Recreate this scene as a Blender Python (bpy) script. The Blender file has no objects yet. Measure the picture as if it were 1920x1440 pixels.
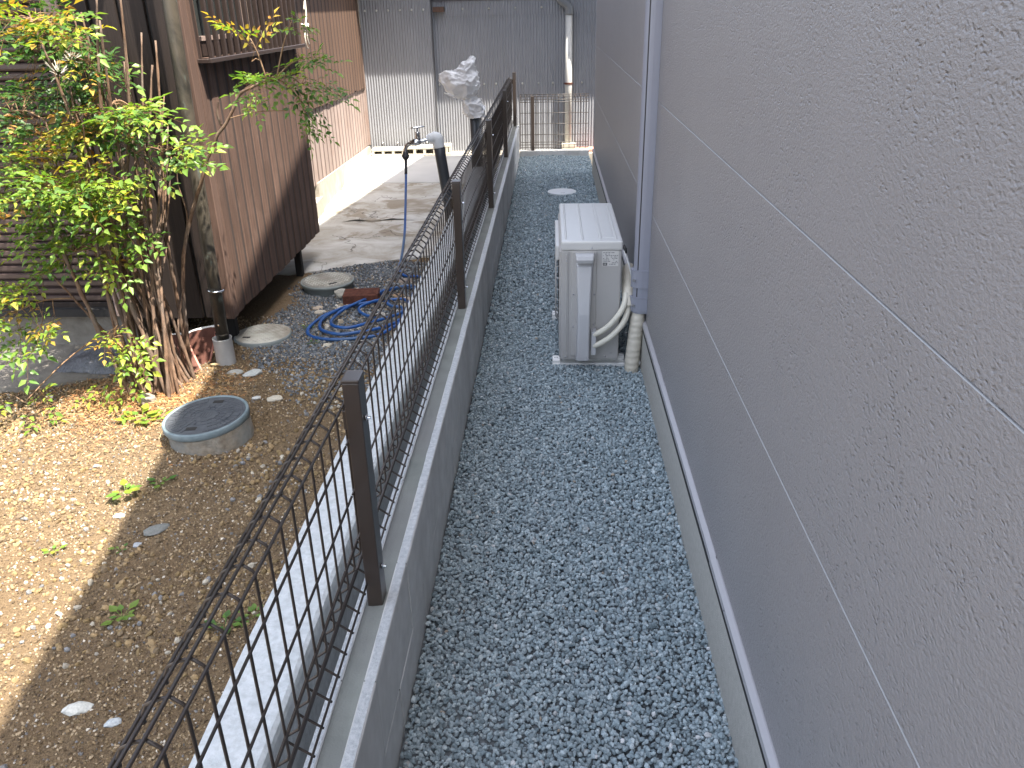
import bpy, bmesh, math, random
import numpy as np
from mathutils import Vector, Matrix, Quaternion, noise as mnoise

sc = bpy.context.scene
COL = sc.collection
random.seed(7)
RNG = np.random.default_rng(11)
R = math.radians

# ------------------------------------------------------------------ camera
cam_d = bpy.data.cameras.new('camera')
cam = bpy.data.objects.new('camera', cam_d)
COL.objects.link(cam)
cam.location = (0, 0, 1.6)
cx = Vector((1520, 0, 72)).normalized()
cy = Vector((72, 712, -1520)).normalized()
cz = cx.cross(cy)
# rows are the world axes written in camera space
cam.rotation_euler = Matrix((cx, cy, cz)).to_euler()
cam_d.sensor_width = 36.0
cam_d.lens = 36.0 * 1520 / 1920
cam_d.clip_start = 0.02
cam_d.clip_end = 2000
sc.camera = cam

# ------------------------------------------------------------------ sky, sun, exposure
SUN = Vector((0.40, -0.25, 1.0)).normalized()
w = bpy.data.worlds.new('World')
sc.world = w
w.use_nodes = True
wn = w.node_tree
bg = wn.nodes['Background']
sky = wn.nodes.new('ShaderNodeTexSky')
sky.sky_type = 'NISHITA'
sky.sun_disc = False
sky.sun_elevation = math.asin(SUN.z)
sky.sun_rotation = math.atan2(SUN.x, SUN.y)
sky.air_density = 1.0
sky.dust_density = 3.0
sky.ozone_density = 1.0
bg.inputs['Strength'].default_value = 0.15
hsv = wn.nodes.new('ShaderNodeHueSaturation')   # summer haze: a paler, less blue sky all over
hsv.inputs['Saturation'].default_value = 0.58
wn.links.new(sky.outputs[0], hsv.inputs['Color'])
wn.links.new(hsv.outputs[0], bg.inputs[0])
sun_d = bpy.data.lights.new('sun', 'SUN')
sun_d.energy = 4.2
sun_d.angle = R(0.5)
sun_d.color = (1.0, 0.93, 0.82)
sun = bpy.data.objects.new('sun', sun_d)
COL.objects.link(sun)
sun.rotation_euler = (-SUN).to_track_quat('-Z', 'Y').to_euler()
sun.location = (6, -4, 14)
sc.view_settings.view_transform = 'Standard'
sc.view_settings.look = 'None'
sc.view_settings.exposure = 2.25
sc.view_settings.gamma = 1.0
sc.view_settings.use_curve_mapping = False


# ------------------------------------------------------------------ material helpers
class NT:
    def __init__(self, name):
        self.m = bpy.data.materials.new(name)
        self.m.use_nodes = True
        self.t = self.m.node_tree
        self.b = self.t.nodes['Principled BSDF']
        self.out = self.t.nodes['Material Output']

    def n(self, kind, **kw):
        nd = self.t.nodes.new(kind)
        for k, v in kw.items():
            setattr(nd, k, v)
        return nd

    def l(self, a, b):
        self.t.links.new(a, b)

    def pos(self, scale=(1, 1, 1), kind='Object'):
        if kind == 'World':
            o = self.n('ShaderNodeNewGeometry').outputs['Position']
        else:
            o = self.n('ShaderNodeTexCoord').outputs[kind]
        mp = self.n('ShaderNodeMapping')
        mp.inputs['Scale'].default_value = scale
        self.l(o, mp.inputs['Vector'])
        return mp.outputs[0]

    def noise(self, vec, scale, detail=4, rough=0.55, dist=0.0):
        nd = self.n('ShaderNodeTexNoise')
        nd.inputs['Scale'].default_value = scale
        nd.inputs['Detail'].default_value = detail
        nd.inputs['Roughness'].default_value = rough
        nd.inputs['Distortion'].default_value = dist
        self.l(vec, nd.inputs['Vector'])
        return nd.outputs['Fac']

    def ramp(self, fac, stops):
        nd = self.n('ShaderNodeValToRGB')
        el = nd.color_ramp.elements
        while len(el) < len(stops):
            el.new(0.5)
        for e, (p, c) in zip(el, stops):
            e.position = p
            e.color = (c[0], c[1], c[2], 1) if hasattr(c, '__len__') else (c, c, c, 1)
        self.l(fac, nd.inputs[0])
        return nd.outputs[0]

    def mix(self, fac, a, b, mode='MIX'):
        nd = self.n('ShaderNodeMix', data_type='RGBA', blend_type=mode)
        for s, v in ((nd.inputs[0], fac), (nd.inputs[6], a), (nd.inputs[7], b)):
            if hasattr(v, 'is_linked'):
                self.l(v, s)
            elif hasattr(v, '__len__'):
                s.default_value = (v[0], v[1], v[2], 1)
            else:
                s.default_value = v
        return nd.outputs[2]

    def math(self, op, a, b):
        nd = self.n('ShaderNodeMath', operation=op)
        for s, v in ((nd.inputs[0], a), (nd.inputs[1], b)):
            if hasattr(v, 'is_linked'):
                self.l(v, s)
            else:
                s.default_value = v
        return nd.outputs[0]

    def bump(self, h, dist, strength=1.0):
        nd = self.n('ShaderNodeBump')
        nd.inputs['Distance'].default_value = dist
        nd.inputs['Strength'].default_value = strength
        self.l(h, nd.inputs['Height'])
        self.l(nd.outputs[0], self.b.inputs['Normal'])

    def set(self, color=None, rough=None, metal=None, spec=None):
        for nm, v in (('Base Color', color), ('Roughness', rough), ('Metallic', metal), ('Specular IOR Level', spec)):
            if v is None:
                continue
            if hasattr(v, 'is_linked'):
                self.l(v, self.b.inputs[nm])
            elif hasattr(v, '__len__'):
                self.b.inputs[nm].default_value = (v[0], v[1], v[2], 1)
            else:
                self.b.inputs[nm].default_value = v
        return self


def speckled(name, a, b, scale, rough=0.9, bump_d=0.001, bump_s=300, big=None, spec=0.3, stretch=(1, 1, 1), stain=None):
    """two-tone noise colour with a fine relief"""
    k = NT(name)
    v = k.pos(stretch, 'World')
    c = k.mix(k.ramp(k.noise(v, scale, 6), [(0.32, 0.0), (0.68, 1.0)]), a, b)
    if big:
        c = k.mix(k.ramp(k.noise(v, big[0], 3), [(0.42, 0.0), (0.66, big[2])]), c, big[1])
    if stain:
        c = k.mix(k.ramp(k.noise(k.pos(stain[0], 'World'), 1.0, 4), [(0.48, 0.0), (0.75, stain[2])]), c, stain[1])
    k.set(c, rough, 0, spec)
    if bump_d:
        k.bump(k.noise(v, bump_s, 4, 0.6), bump_d)
    return k.m


def plain(name, c, rough=0.5, metal=0.0, spec=0.5, var=0.12, scale=30):
    k = NT(name)
    v = k.pos((1, 1, 1), 'World')
    d = tuple(x * (1 - var) for x in c)
    u = tuple(min(1, x * (1 + var)) for x in c)
    k.set(k.mix(k.noise(v, scale, 4), d, u), rough, metal, spec)
    return k.m


def wood(name, a, b, axis='z', rough=0.75, groove=0.0012, wear=None, gscale=70):
    k = NT(name)
    s = {'z': (gscale, gscale, 2.2), 'y': (gscale, 2.2, gscale), 'x': (2.2, gscale, gscale)}[axis]
    v = k.pos(s, 'World')
    g = k.noise(v, 1.0, 6, 0.65, 1.2)
    oi = k.n('ShaderNodeObjectInfo').outputs['Random']
    c = k.mix(k.ramp(g, [(0.30, 0.0), (0.70, 1.0)]), a, b)
    c = k.mix(k.math('MULTIPLY', oi, 0.35), c, tuple(x * 0.62 for x in a))
    if wear:
        c = k.mix(k.ramp(k.noise(k.pos((1, 1, 1), 'World'), 3.5, 6, 0.7), [(0.50, 0.0), (0.72, wear[1])]), c, wear[0])
    k.set(c, rough, 0, 0.35)
    k.bump(g, groove)
    return k.m


def attr_mat(name, rough=0.85, spec=0.3, mottle=0.35, scale=220):
    k = NT(name)
    at = k.n('ShaderNodeAttribute', attribute_name='Col')
    v = k.pos((1, 1, 1), 'World')
    f = k.ramp(k.noise(v, scale, 4), [(0.3, 1 - mottle), (0.7, 1.0)])
    k.set(k.mix(1.0, at.outputs['Color'], f, 'MULTIPLY'), rough, 0, spec)
    k.bump(k.noise(v, scale * 2.5, 3), 0.0008)
    return k.m


M = {}
# textured grey siding: rough dents gathered in loose patches, a faint sheen
k = NT('siding')
v = k.pos((1, 0.62, 1.0), 'World')
wz = k.n('ShaderNodeTexNoise'); wz.inputs['Scale'].default_value = 60; wz.inputs['Detail'].default_value = 2
k.l(v, wz.inputs['Vector'])
wsc = k.n('ShaderNodeVectorMath', operation='SCALE'); wsc.inputs['Scale'].default_value = 0.016
k.l(wz.outputs['Color'], wsc.inputs[0])
wad = k.n('ShaderNodeVectorMath', operation='ADD'); k.l(v, wad.inputs[0]); k.l(wsc.outputs[0], wad.inputs[1])
vor = k.n('ShaderNodeTexVoronoi'); vor.inputs['Scale'].default_value = 125; vor.inputs['Randomness'].default_value = 1.0
k.l(wad.outputs[0], vor.inputs['Vector'])
pick = k.ramp(k.noise(v, 34, 2), [(0.41, 0.0), (0.53, 1.0)])
pit = k.math('MULTIPLY', k.math('SUBTRACT', k.ramp(vor.outputs['Distance'], [(0.05, 0.0), (0.42, 1.0)]), 1.0), pick)
patch = k.ramp(k.noise(v, 4.2, 4, 0.6), [(0.36, 0.15), (0.62, 1.0)])
fine = k.noise(v, 205, 4, 0.62)
hgt = k.math('ADD', k.math('MULTIPLY', pit, patch), k.math('MULTIPLY', fine, 1.0))
col = k.mix(k.noise(k.pos((1, 1, 0.35), 'World'), 2.0, 5), (0.208, 0.199, 0.202), (0.254, 0.243, 0.246))
k.set(col, 0.42, 0, 0.5)
k.bump(hgt, 0.0031, 1.0)
M['siding'] = k.m
M['joint_highlight'] = plain('joint_highlight', (0.31, 0.31, 0.31), 0.5)  # sky highlight along the siding joints, put into a paler colour
M['trim_metal'] = plain('trim_metal', (0.33, 0.32, 0.33), 0.38, 0.0, 0.5, 0.05)
M['footing'] = speckled('footing', (0.37, 0.36, 0.325), (0.44, 0.425, 0.39), 60, 0.9, 0.0015, 260)
M['roof_metal'] = plain('roof_metal', (0.06, 0.06, 0.065), 0.5)
M['block'] = speckled('block', (0.47, 0.47, 0.46), (0.58, 0.58, 0.57), 14, 0.92, 0.0012, 380, stain=((3, 3, 0.6), (0.31, 0.30, 0.29), 0.7))
M['block_top'] = speckled('block_top', (0.36, 0.38, 0.40), (0.52, 0.54, 0.55), 120, 0.95, 0.003, 330)
M['mortar'] = speckled('mortar', (0.150, 0.160, 0.147), (0.210, 0.222, 0.205), 9, 0.9, 0.0012, 200, big=(3.5, (0.17, 0.17, 0.165), 0.8))
M['joint'] = speckled('joint', (0.36, 0.36, 0.36), (0.46, 0.46, 0.46), 80, 0.95, 0.001, 300)
M['white_wall'] = speckled('white_wall', (0.40, 0.425, 0.435), (0.50, 0.525, 0.535), 26, 0.9, 0.0016, 170, big=(70, (0.31, 0.32, 0.32), 0.5))
M['wire'] = plain('wire', (0.034, 0.026, 0.022), 0.42, 0.0, 0.5, 0.2)
M['post'] = plain('post', (0.040, 0.030, 0.025), 0.30, 0.0, 0.5, 0.1)
M['chrome'] = plain('chrome', (0.62, 0.63, 0.65), 0.16, 1.0)
M['bolt'] = plain('bolt', (0.6, 0.6, 0.6), 0.3, 1.0)
M['brown'] = wood('brown', (0.042, 0.024, 0.017), (0.142, 0.085, 0.064), 'z', wear=((0.150, 0.096, 0.075), 0.45), groove=0.003)
M['brown_dark_shaded'] = wood('brown_dark_shaded', (0.011, 0.007, 0.006), (0.028, 0.018, 0.014), 'z')  # dark brown lowered further: eave and shrub shade put into the colour
M['brown_groove'] = plain('brown_groove', (0.030, 0.020, 0.017), 0.8)
M['rear_groove'] = plain('rear_groove', (0.085, 0.055, 0.045), 0.8)
M['brown_corner'] = wood('brown_corner', (0.060, 0.035, 0.026), (0.120, 0.075, 0.058), 'z')
M['back_upper'] = wood('back_upper', (0.070, 0.038, 0.024), (0.130, 0.076, 0.050), 'z')
M['back_lower'] = wood('back_lower', (0.24, 0.18, 0.155), (0.36, 0.29, 0.26), 'z', wear=((0.22, 0.145, 0.115), 0.8))
M['shutter'] = plain('shutter', (0.050, 0.034, 0.031), 0.45, 0, 0.5, 0.15, 12)
M['lattice'] = plain('lattice', (0.030, 0.020, 0.017), 0.45, 0, 0.5, 0.2)
M['frame_pale'] = wood('frame_pale', (0.22, 0.16, 0.14), (0.32, 0.25, 0.22), 'z')
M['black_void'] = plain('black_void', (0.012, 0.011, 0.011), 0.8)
M['glass'] = plain('glass', (0.03, 0.035, 0.035), 0.06, 0, 0.6, 0.05)
M['foundation'] = speckled('foundation', (0.30, 0.275, 0.235), (0.42, 0.395, 0.345), 9, 0.92, 0.002, 150, big=(4, (0.33, 0.29, 0.24), 0.5))
M['foundation_grey'] = speckled('foundation_grey', (0.125, 0.112, 0.095), (0.195, 0.178, 0.155), 14, 0.95, 0.003, 130)
M['new_slab'] = speckled('new_slab', (0.45, 0.455, 0.45), (0.54, 0.54, 0.53), 4, 0.9, 0.0008, 140, big=(2, (0.40, 0.405, 0.40), 0.5))
k = NT('old_slab')
v = k.pos((1, 1, 1), 'World')
c = k.mix(k.ramp(k.noise(v, 3.0, 7, 0.65, 0.8), [(0.36, 0.0), (0.62, 1.0)]), (0.31, 0.285, 0.24), (0.50, 0.495, 0.47))
c = k.mix(k.ramp(k.noise(v, 1.7, 5, 0.6, 1.4), [(0.53, 0.0), (0.60, 0.8)]), c, (0.235, 0.198, 0.148))
vo = k.n('ShaderNodeTexVoronoi', feature='DISTANCE_TO_EDGE')
vo.inputs['Scale'].default_value = 1.7
wrp = k.n('ShaderNodeVectorMath', operation='ADD')
nz = k.n('ShaderNodeTexNoise'); nz.inputs['Scale'].default_value = 5; nz.inputs['Detail'].default_value = 5
k.l(v, nz.inputs['Vector'])
sv = k.n('ShaderNodeVectorMath', operation='SCALE'); sv.inputs['Scale'].default_value = 0.45
k.l(nz.outputs['Color'], sv.inputs[0]); k.l(v, wrp.inputs[0]); k.l(sv.outputs[0], wrp.inputs[1])
k.l(wrp.outputs[0], vo.inputs['Vector'])
crk = k.ramp(vo.outputs['Distance'], [(0.0, 0.0), (0.012, 1.0)])
crk = k.math('MAXIMUM', crk, k.ramp(k.noise(v, 1.3, 2), [(0.46, 1.0), (0.52, 0.0)]))
c = k.mix(crk, (0.11, 0.10, 0.085), c)
k.set(c, 0.93, 0, 0.25)
k.bump(k.math('ADD', k.math('MULTIPLY', crk, 1.5), k.noise(v, 90, 6, 0.65)), 0.004)
M['old_slab'] = k.m
M['corrugated'] = plain('corrugated', (0.228, 0.236, 0.255), 0.5, 0.0, 0.5, 0.10, 5)
M['pvc_white'] = plain('pvc_white', (0.48, 0.475, 0.45), 0.42, 0, 0.5, 0.06, 10)
M['pvc_grey'] = speckled('pvc_grey', (0.33, 0.33, 0.325), (0.40, 0.40, 0.395), 20, 0.5, 0, 0, spec=0.5)
M['pvc_dark'] = plain('pvc_dark', (0.030, 0.035, 0.042), 0.42, 0, 0.5, 0.12, 14)
M['clear_elbow'] = plain('clear_elbow', (0.16, 0.17, 0.18), 0.2)
M['duct'] = plain('duct', (0.235, 0.242, 0.285), 0.42, 0, 0.5, 0.04)
k = NT('old_downspout')
v = k.pos((1, 1, 0.55), 'World')
c = k.mix(k.ramp(k.noise(v, 7, 6, 0.7, 1.0), [(0.40, 0.0), (0.58, 1.0)]), (0.026, 0.024, 0.020), (0.078, 0.066, 0.050))
c = k.mix(k.ramp(k.noise(v, 16, 4, 0.6), [(0.60, 0.0), (0.68, 0.8)]), c, (0.11, 0.135, 0.12))
k.set(c, 0.42, 0.2, 0.5)
M['old_downspout'] = k.m
M['ac_white'] = plain('ac_white', (0.38, 0.368, 0.355), 0.40, 0, 0.5, 0.03)
M['ac_lid'] = plain('ac_lid', (0.53, 0.525, 0.51), 0.28, 0, 0.5, 0.03)
M['ac_cover'] = plain('ac_cover', (0.44, 0.44, 0.45), 0.38, 0, 0.5, 0.03)
M['ac_label'] = plain('ac_label', (0.55, 0.54, 0.52), 0.45, 0, 0.5, 0.03)
M['ink'] = plain('ink', (0.03, 0.03, 0.032), 0.5)
M['ink_grey'] = plain('ink_grey', (0.20, 0.20, 0.20), 0.5)
k = NT('beige_tape')
v = k.pos((1, 1, 1), 'World')
k.set(k.mix(k.noise(v, 26, 4), (0.50, 0.46, 0.375), (0.62, 0.575, 0.485)), 0.42, 0, 0.5)
wv = k.n('ShaderNodeTexWave', wave_type='BANDS', bands_direction='Z')
wv.inputs['Scale'].default_value = 10
wv.inputs['Distortion'].default_value = 2.2
wv.inputs['Detail Scale'].default_value = 1.5
k.l(k.pos((1.1, 1.1, 1), 'World'), wv.inputs['Vector'])
k.bump(wv.outputs['Fac'], 0.0016)
M['beige_tape'] = k.m
M['beige_foam'] = plain('beige_foam', (0.60, 0.57, 0.48), 0.45, 0, 0.5, 0.06)
M['white_plastic'] = plain('white_plastic', (0.70, 0.70, 0.68), 0.4, 0, 0.5, 0.05)
M['cover_white'] = plain('cover_white', (0.64, 0.66, 0.67), 0.5, 0, 0.4, 0.05)
M['lid_dark'] = speckled('lid_dark', (0.042, 0.047, 0.056), (0.066, 0.072, 0.082), 30, 0.62, 0.0006, 260, spec=0.45)
M['rim_blue'] = speckled('rim_blue', (0.10, 0.135, 0.15), (0.16, 0.20, 0.215), 22, 0.6, 0.0006, 200, spec=0.4)
M['collar'] = speckled('collar', (0.115, 0.095, 0.070), (0.20, 0.175, 0.14), 40, 0.95, 0.003, 160, big=(9, (0.13, 0.145, 0.145), 0.7))
M['lid_cream'] = speckled('lid_cream', (0.42, 0.41, 0.36), (0.56, 0.545, 0.48), 18, 0.8, 0.0006, 200, big=(6, (0.20, 0.165, 0.12), 0.8))
M['lid_base'] = speckled('lid_base', (0.18, 0.18, 0.165), (0.26, 0.26, 0.24), 18, 0.8, 0.0006, 200, big=(5, (0.20, 0.18, 0.14), 0.7))
M['rim_grey'] = plain('rim_grey', (0.20, 0.225, 0.22), 0.6, 0, 0.4, 0.2, 20)
M['brick'] = speckled('brick', (0.060, 0.022, 0.015), (0.125, 0.046, 0.030), 40, 0.9, 0.003, 120)
M['terracotta'] = speckled('terracotta', (0.075, 0.030, 0.022), (0.125, 0.052, 0.038), 20, 0.8, 0.001, 150)
M['terracotta_edge'] = speckled('terracotta_edge', (0.42, 0.17, 0.13), (0.52, 0.25, 0.2), 40, 0.85, 0.001, 150)
M['hose'] = speckled('hose', (0.006, 0.050, 0.19), (0.011, 0.080, 0.28), 18, 0.42, 0, 0, big=(3.5, (0.04, 0.085, 0.14), 0.75), spec=0.5)
M['hose_black'] = plain('hose_black', (0.022, 0.022, 0.026), 0.5)
k = NT('plastic_bag')
k.set((0.70, 0.71, 0.73), 0.32, 0, 0.5)
v = k.pos((1, 1, 1), 'World')
k.bump(k.noise(v, 22, 3, 0.5, 2.5), 0.004)
tr = k.n('ShaderNodeBsdfTranslucent'); tr.inputs[0].default_value = (0.6, 0.58, 0.55, 1)
mx = k.n('ShaderNodeMixShader'); mx.inputs[0].default_value = 0.25
k.l(k.b.outputs[0], mx.inputs[1]); k.l(tr.outputs[0], mx.inputs[2]); k.l(mx.outputs[0], k.out.inputs[0])
M['plastic_bag'] = k.m
k = NT('grey_sheet')
v = k.pos((1, 1, 1), 'World')
k.set(k.mix(k.noise(v, 12, 4), (0.06, 0.06, 0.066), (0.10, 0.10, 0.11)), 0.45, 0, 0.5)
k.bump(k.noise(v, 24, 6, 0.6, 1.5), 0.012)
M['grey_sheet'] = k.m
M['string'] = plain('string', (0.62, 0.58, 0.50), 0.8)
M['bark'] = speckled('bark', (0.075, 0.042, 0.026), (0.20, 0.125, 0.082), 60, 0.95, 0.004, 90, stretch=(1, 1, 0.35), big=(14, (0.13, 0.11, 0.095), 0.7))
M['twig'] = speckled('twig', (0.16, 0.095, 0.055), (0.25, 0.165, 0.10), 40, 0.9, 0, 0)
M['stone'] = attr_mat('stone', 0.9, 0.25, 0.3, 160)
M['gravel'] = attr_mat('gravel', 0.88, 0.3, 0.25, 320)
M['loose_block'] = speckled('loose_block', (0.42, 0.39, 0.32), (0.54, 0.51, 0.43), 14, 0.95, 0.002, 140)
M['ground_under'] = speckled('ground_under', (0.07, 0.08, 0.087), (0.13, 0.145, 0.155), 90, 0.95, 0.003, 160)
M['ground_far'] = speckled('ground_far', (0.16, 0.14, 0.11), (0.22, 0.19, 0.15), 3, 0.95, 0.002, 60)
# sandy soil, browner and litter-strewn around the shrub, greyer where the gravel begins
k = NT('soil')
v = k.pos((1, 1, 1), 'World')
c = k.mix(k.ramp(k.noise(v, 150, 5, 0.7), [(0.30, 0.0), (0.70, 1.0)]), (0.068, 0.046, 0.027), (0.225, 0.160, 0.092))
c = k.mix(k.ramp(k.noise(v, 3.2, 5, 0.6), [(0.40, 0.0), (0.66, 0.6)]), c, (0.118, 0.078, 0.043))
c = k.mix(k.ramp(k.noise(v, 420, 2), [(0.60, 0.0), (0.68, 0.45)]), c, (0.36, 0.28, 0.19))
k.set(c, 0.95, 0, 0.2)
k.bump(k.math('ADD', k.noise(v, 110, 6, 0.7), k.math('MULTIPLY', k.noise(v, 26, 3), 1.4)), 0.010)
M['soil'] = k.m


def leaf_material(name):
    k = NT(name)
    at = k.n('ShaderNodeAttribute', attribute_name='Col')
    k.set(at.outputs['Color'], 0.42, 0, 0.4)
    tr = k.n('ShaderNodeBsdfTranslucent')
    br = k.mix(1.0, at.outputs['Color'], (1.35, 1.40, 0.60), 'MULTIPLY')
    k.l(br, tr.inputs[0])
    mx = k.n('ShaderNodeMixShader')
    mx.inputs[0].default_value = 0.42
    k.l(k.b.outputs[0], mx.inputs[1])
    k.l(tr.outputs[0], mx.inputs[2])
    k.l(mx.outputs[0], k.out.inputs[0])
    return k.m


M['leaf'] = leaf_material('leaf')


# ------------------------------------------------------------------ object helpers
ORG = {}


def tag(o, label=None, cat=None, group=None, kind=None):
    if label: o['label'] = label
    if cat: o['category'] = cat
    if group: o['group'] = group
    if kind: o['kind'] = kind
    return o


def thing(name, loc, label, cat, group=None):
    o = bpy.data.objects.new(name, None)
    o.empty_display_size = 0.05
    COL.objects.link(o)
    o.location = loc
    ORG[o.name] = Vector(loc)
    return tag(o, label, cat, group)


class MB:
    """collects shapes in world coordinates, then links them as one mesh object"""
    def __init__(self):
        self.bm = bmesh.new()

    def box(self, x0, x1, y0, y1, z0, z1, bev=0.0, seg=1, rot=None, pivot=None):
        bm = self.bm
        r = bmesh.ops.create_cube(bm, size=1.0)
        vs = r['verts']
        S = Matrix.Diagonal((x1 - x0, y1 - y0, z1 - z0, 1))
        T = Matrix.Translation(((x0 + x1) / 2, (y0 + y1) / 2, (z0 + z1) / 2))
        bmesh.ops.transform(bm, matrix=T @ S, verts=vs)
        allv = vs
        if bev > 0:
            es = list({e for vv in vs for e in vv.link_edges})
            rr = bmesh.ops.bevel(bm, geom=es, offset=bev, segments=seg, affect='EDGES', profile=0.6)
            allv = list({vv for f in rr['faces'] for vv in f.verts} | {vv for vv in vs if vv.is_valid})
        if rot is not None:
            p = Vector(pivot) if pivot is not None else Vector(((x0 + x1) / 2, (y0 + y1) / 2, (z0 + z1) / 2))
            bmesh.ops.transform(bm, matrix=Matrix.Translation(p) @ rot @ Matrix.Translation(-p), verts=allv)
        return self

    def tube(self, pts, r, n=8, caps=True, flat=1.0):
        bm = self.bm
        pts = [Vector(p) for p in pts]
        rs = r if hasattr(r, '__len__') else [r] * len(pts)
        up = Vector((0, 0, 1))
        rings = []
        prev = None
        for i, p in enumerate(pts):
            a = pts[max(i - 1, 0)]; b = pts[min(i + 1, len(pts) - 1)]
            d = (b - a).normalized()
            if prev is None:
                s = d.cross(up)
                if s.length < 1e-3: s = d.cross(Vector((1, 0, 0)))
                s.normalize()
            else:
                s = (prev - d * prev.dot(d)).normalized()
            prev = s
            t = d.cross(s)
            rings.append([bm.verts.new(p + (s * math.cos(2 * math.pi * j / n) + t * math.sin(2 * math.pi * j / n) * flat) * rs[i]) for j in range(n)])
        for i in range(len(rings) - 1):
            for j in range(n):
                bm.faces.new((rings[i][j], rings[i][(j + 1) % n], rings[i + 1][(j + 1) % n], rings[i + 1][j]))
        if caps:
            bm.faces.new(rings[0][::-1]); bm.faces.new(rings[-1])
        return self

    def lathe(self, prof, c, n=32, cap=True, tilt=None):
        bm = self.bm
        T = Matrix.Translation(Vector(c)) @ (tilt if tilt else Matrix())
        rings = []
        for r, z in prof:
            if r < 1e-6:
                rings.append([bm.verts.new(T @ Vector((0, 0, z)))])
            else:
                rings.append([bm.verts.new(T @ Vector((r * math.cos(2 * math.pi * j / n), r * math.sin(2 * math.pi * j / n), z))) for j in range(n)])
        for a, b in zip(rings[:-1], rings[1:]):
            for j in range(n):
                if len(a) == 1 and len(b) == 1: continue
                if len(a) == 1: bm.faces.new((a[0], b[(j + 1) % n], b[j])) if False else bm.faces.new((a[0], b[j], b[(j + 1) % n]))
                elif len(b) == 1: bm.faces.new((a[j], a[(j + 1) % n], b[0]))
                else: bm.faces.new((a[j], a[(j + 1) % n], b[(j + 1) % n], b[j]))
        if cap:
            for ring, rev in ((rings[0], True), (rings[-1], False)):
                if len(ring) > 2: bm.faces.new(ring[::-1] if rev else ring)
        return self

    def prism(self, poly, v, close=True):
        """polygon (list of 3d points) swept along vector v"""
        bm = self.bm
        v = Vector(v)
        a = [bm.verts.new(Vector(p)) for p in poly]
        b = [bm.verts.new(Vector(p) + v) for p in poly]
        n = len(a)
        for i in range(n):
            bm.faces.new((a[i], a[(i + 1) % n], b[(i + 1) % n], b[i]))
        bm.faces.new(a[::-1]); bm.faces.new(b)
        return self

    def face(self, pts):
        self.bm.faces.new([self.bm.verts.new(Vector(p)) for p in pts])
        return self

    def build(self, name, mat, parent=None, smooth=False, origin=None, normals=True):
        if normals:
            bmesh.ops.recalc_face_normals(self.bm, faces=self.bm.faces[:])
        if origin is None:
            origin = ORG[parent.name] if parent is not None else Vector((0, 0, 0))
        origin = Vector(origin)
        bmesh.ops.translate(self.bm, vec=-origin, verts=self.bm.verts[:])
        me = bpy.data.meshes.new(name)
        self.bm.to_mesh(me)
        self.bm.free()
        me.materials.append(M[mat] if isinstance(mat, str) else mat)
        if smooth:
            me.shade_smooth()
        o = bpy.data.objects.new(name, me)
        COL.objects.link(o)
        if parent is not None:
            o.parent = parent
            o.location = origin - ORG[parent.name]
        else:
            o.location = origin
        ORG[o.name] = origin
        return o


def copy_part(src, parent, offset, name=None):
    c = src.copy()
    COL.objects.link(c)
    c.parent = parent
    c.location = src.location + Vector(offset)
    ORG[c.name] = ORG[src.name] + Vector(offset)
    return c


def catmull(pts, sub=6):
    pts = [Vector(p) for p in pts]
    out = []
    for i in range(len(pts) - 1):
        p0 = pts[max(i - 1, 0)]; p1 = pts[i]; p2 = pts[i + 1]; p3 = pts[min(i + 2, len(pts) - 1)]
        for s in range(sub):
            t = s / sub
            out.append(0.5 * ((2 * p1) + (-p0 + p2) * t + (2 * p0 - 5 * p1 + 4 * p2 - p3) * t * t + (-p0 + 3 * p1 - 3 * p2 + p3) * t ** 3))
    out.append(pts[-1])
    return out


def np_mesh(name, verts, tris, colors, mat, smooth=False):
    me = bpy.data.meshes.new(name)
    nv, nt = len(verts), len(tris)
    me.vertices.add(nv)
    me.vertices.foreach_set('co', verts.astype(np.float32).ravel())
    me.loops.add(nt * 3)
    me.loops.foreach_set('vertex_index', tris.astype(np.int32).ravel())
    me.polygons.add(nt)
    me.polygons.foreach_set('loop_start', np.arange(0, nt * 3, 3, dtype=np.int32))
    me.polygons.foreach_set('loop_total', np.full(nt, 3, dtype=np.int32))
    if colors is not None:
        ca = me.color_attributes.new('Col', 'FLOAT_COLOR', 'POINT')
        ca.data.foreach_set('color', np.concatenate([colors, np.ones((nv, 1))], 1).astype(np.float32).ravel())
    me.update(calc_edges=True)
    me.validate()
    me.materials.append(M[mat])
    if not smooth:
        me.shade_flat()
    o = bpy.data.objects.new(name, me)
    COL.objects.link(o)
    ORG[o.name] = Vector((0, 0, 0))
    return o


ph = (1 + 5 ** 0.5) / 2
ICO_V = np.array([(-1, ph, 0), (1, ph, 0), (-1, -ph, 0), (1, -ph, 0), (0, -1, ph), (0, 1, ph), (0, -1, -ph), (0, 1, -ph), (ph, 0, -1), (ph, 0, 1), (-ph, 0, -1), (-ph, 0, 1)]) / math.sqrt(1 + ph * ph)
ICO_F = np.array([(0, 11, 5), (0, 5, 1), (0, 1, 7), (0, 7, 10), (0, 10, 11), (1, 5, 9), (5, 11, 4), (11, 10, 2), (10, 7, 6), (7, 1, 8), (3, 9, 4), (3, 4, 2), (3, 2, 6), (3, 6, 8), (3, 8, 9), (4, 9, 5), (2, 4, 11), (6, 2, 10), (8, 6, 7), (9, 8, 1)])
OCT_V = np.array([(1, 0, 0), (-1, 0, 0), (0, 1, 0), (0, -1, 0), (0, 0, 1), (0, 0, -1)], float)
OCT_F = np.array([(0, 2, 4), (2, 1, 4), (1, 3, 4), (3, 0, 4), (2, 0, 5), (1, 2, 5), (3, 1, 5), (0, 3, 5)])


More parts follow.
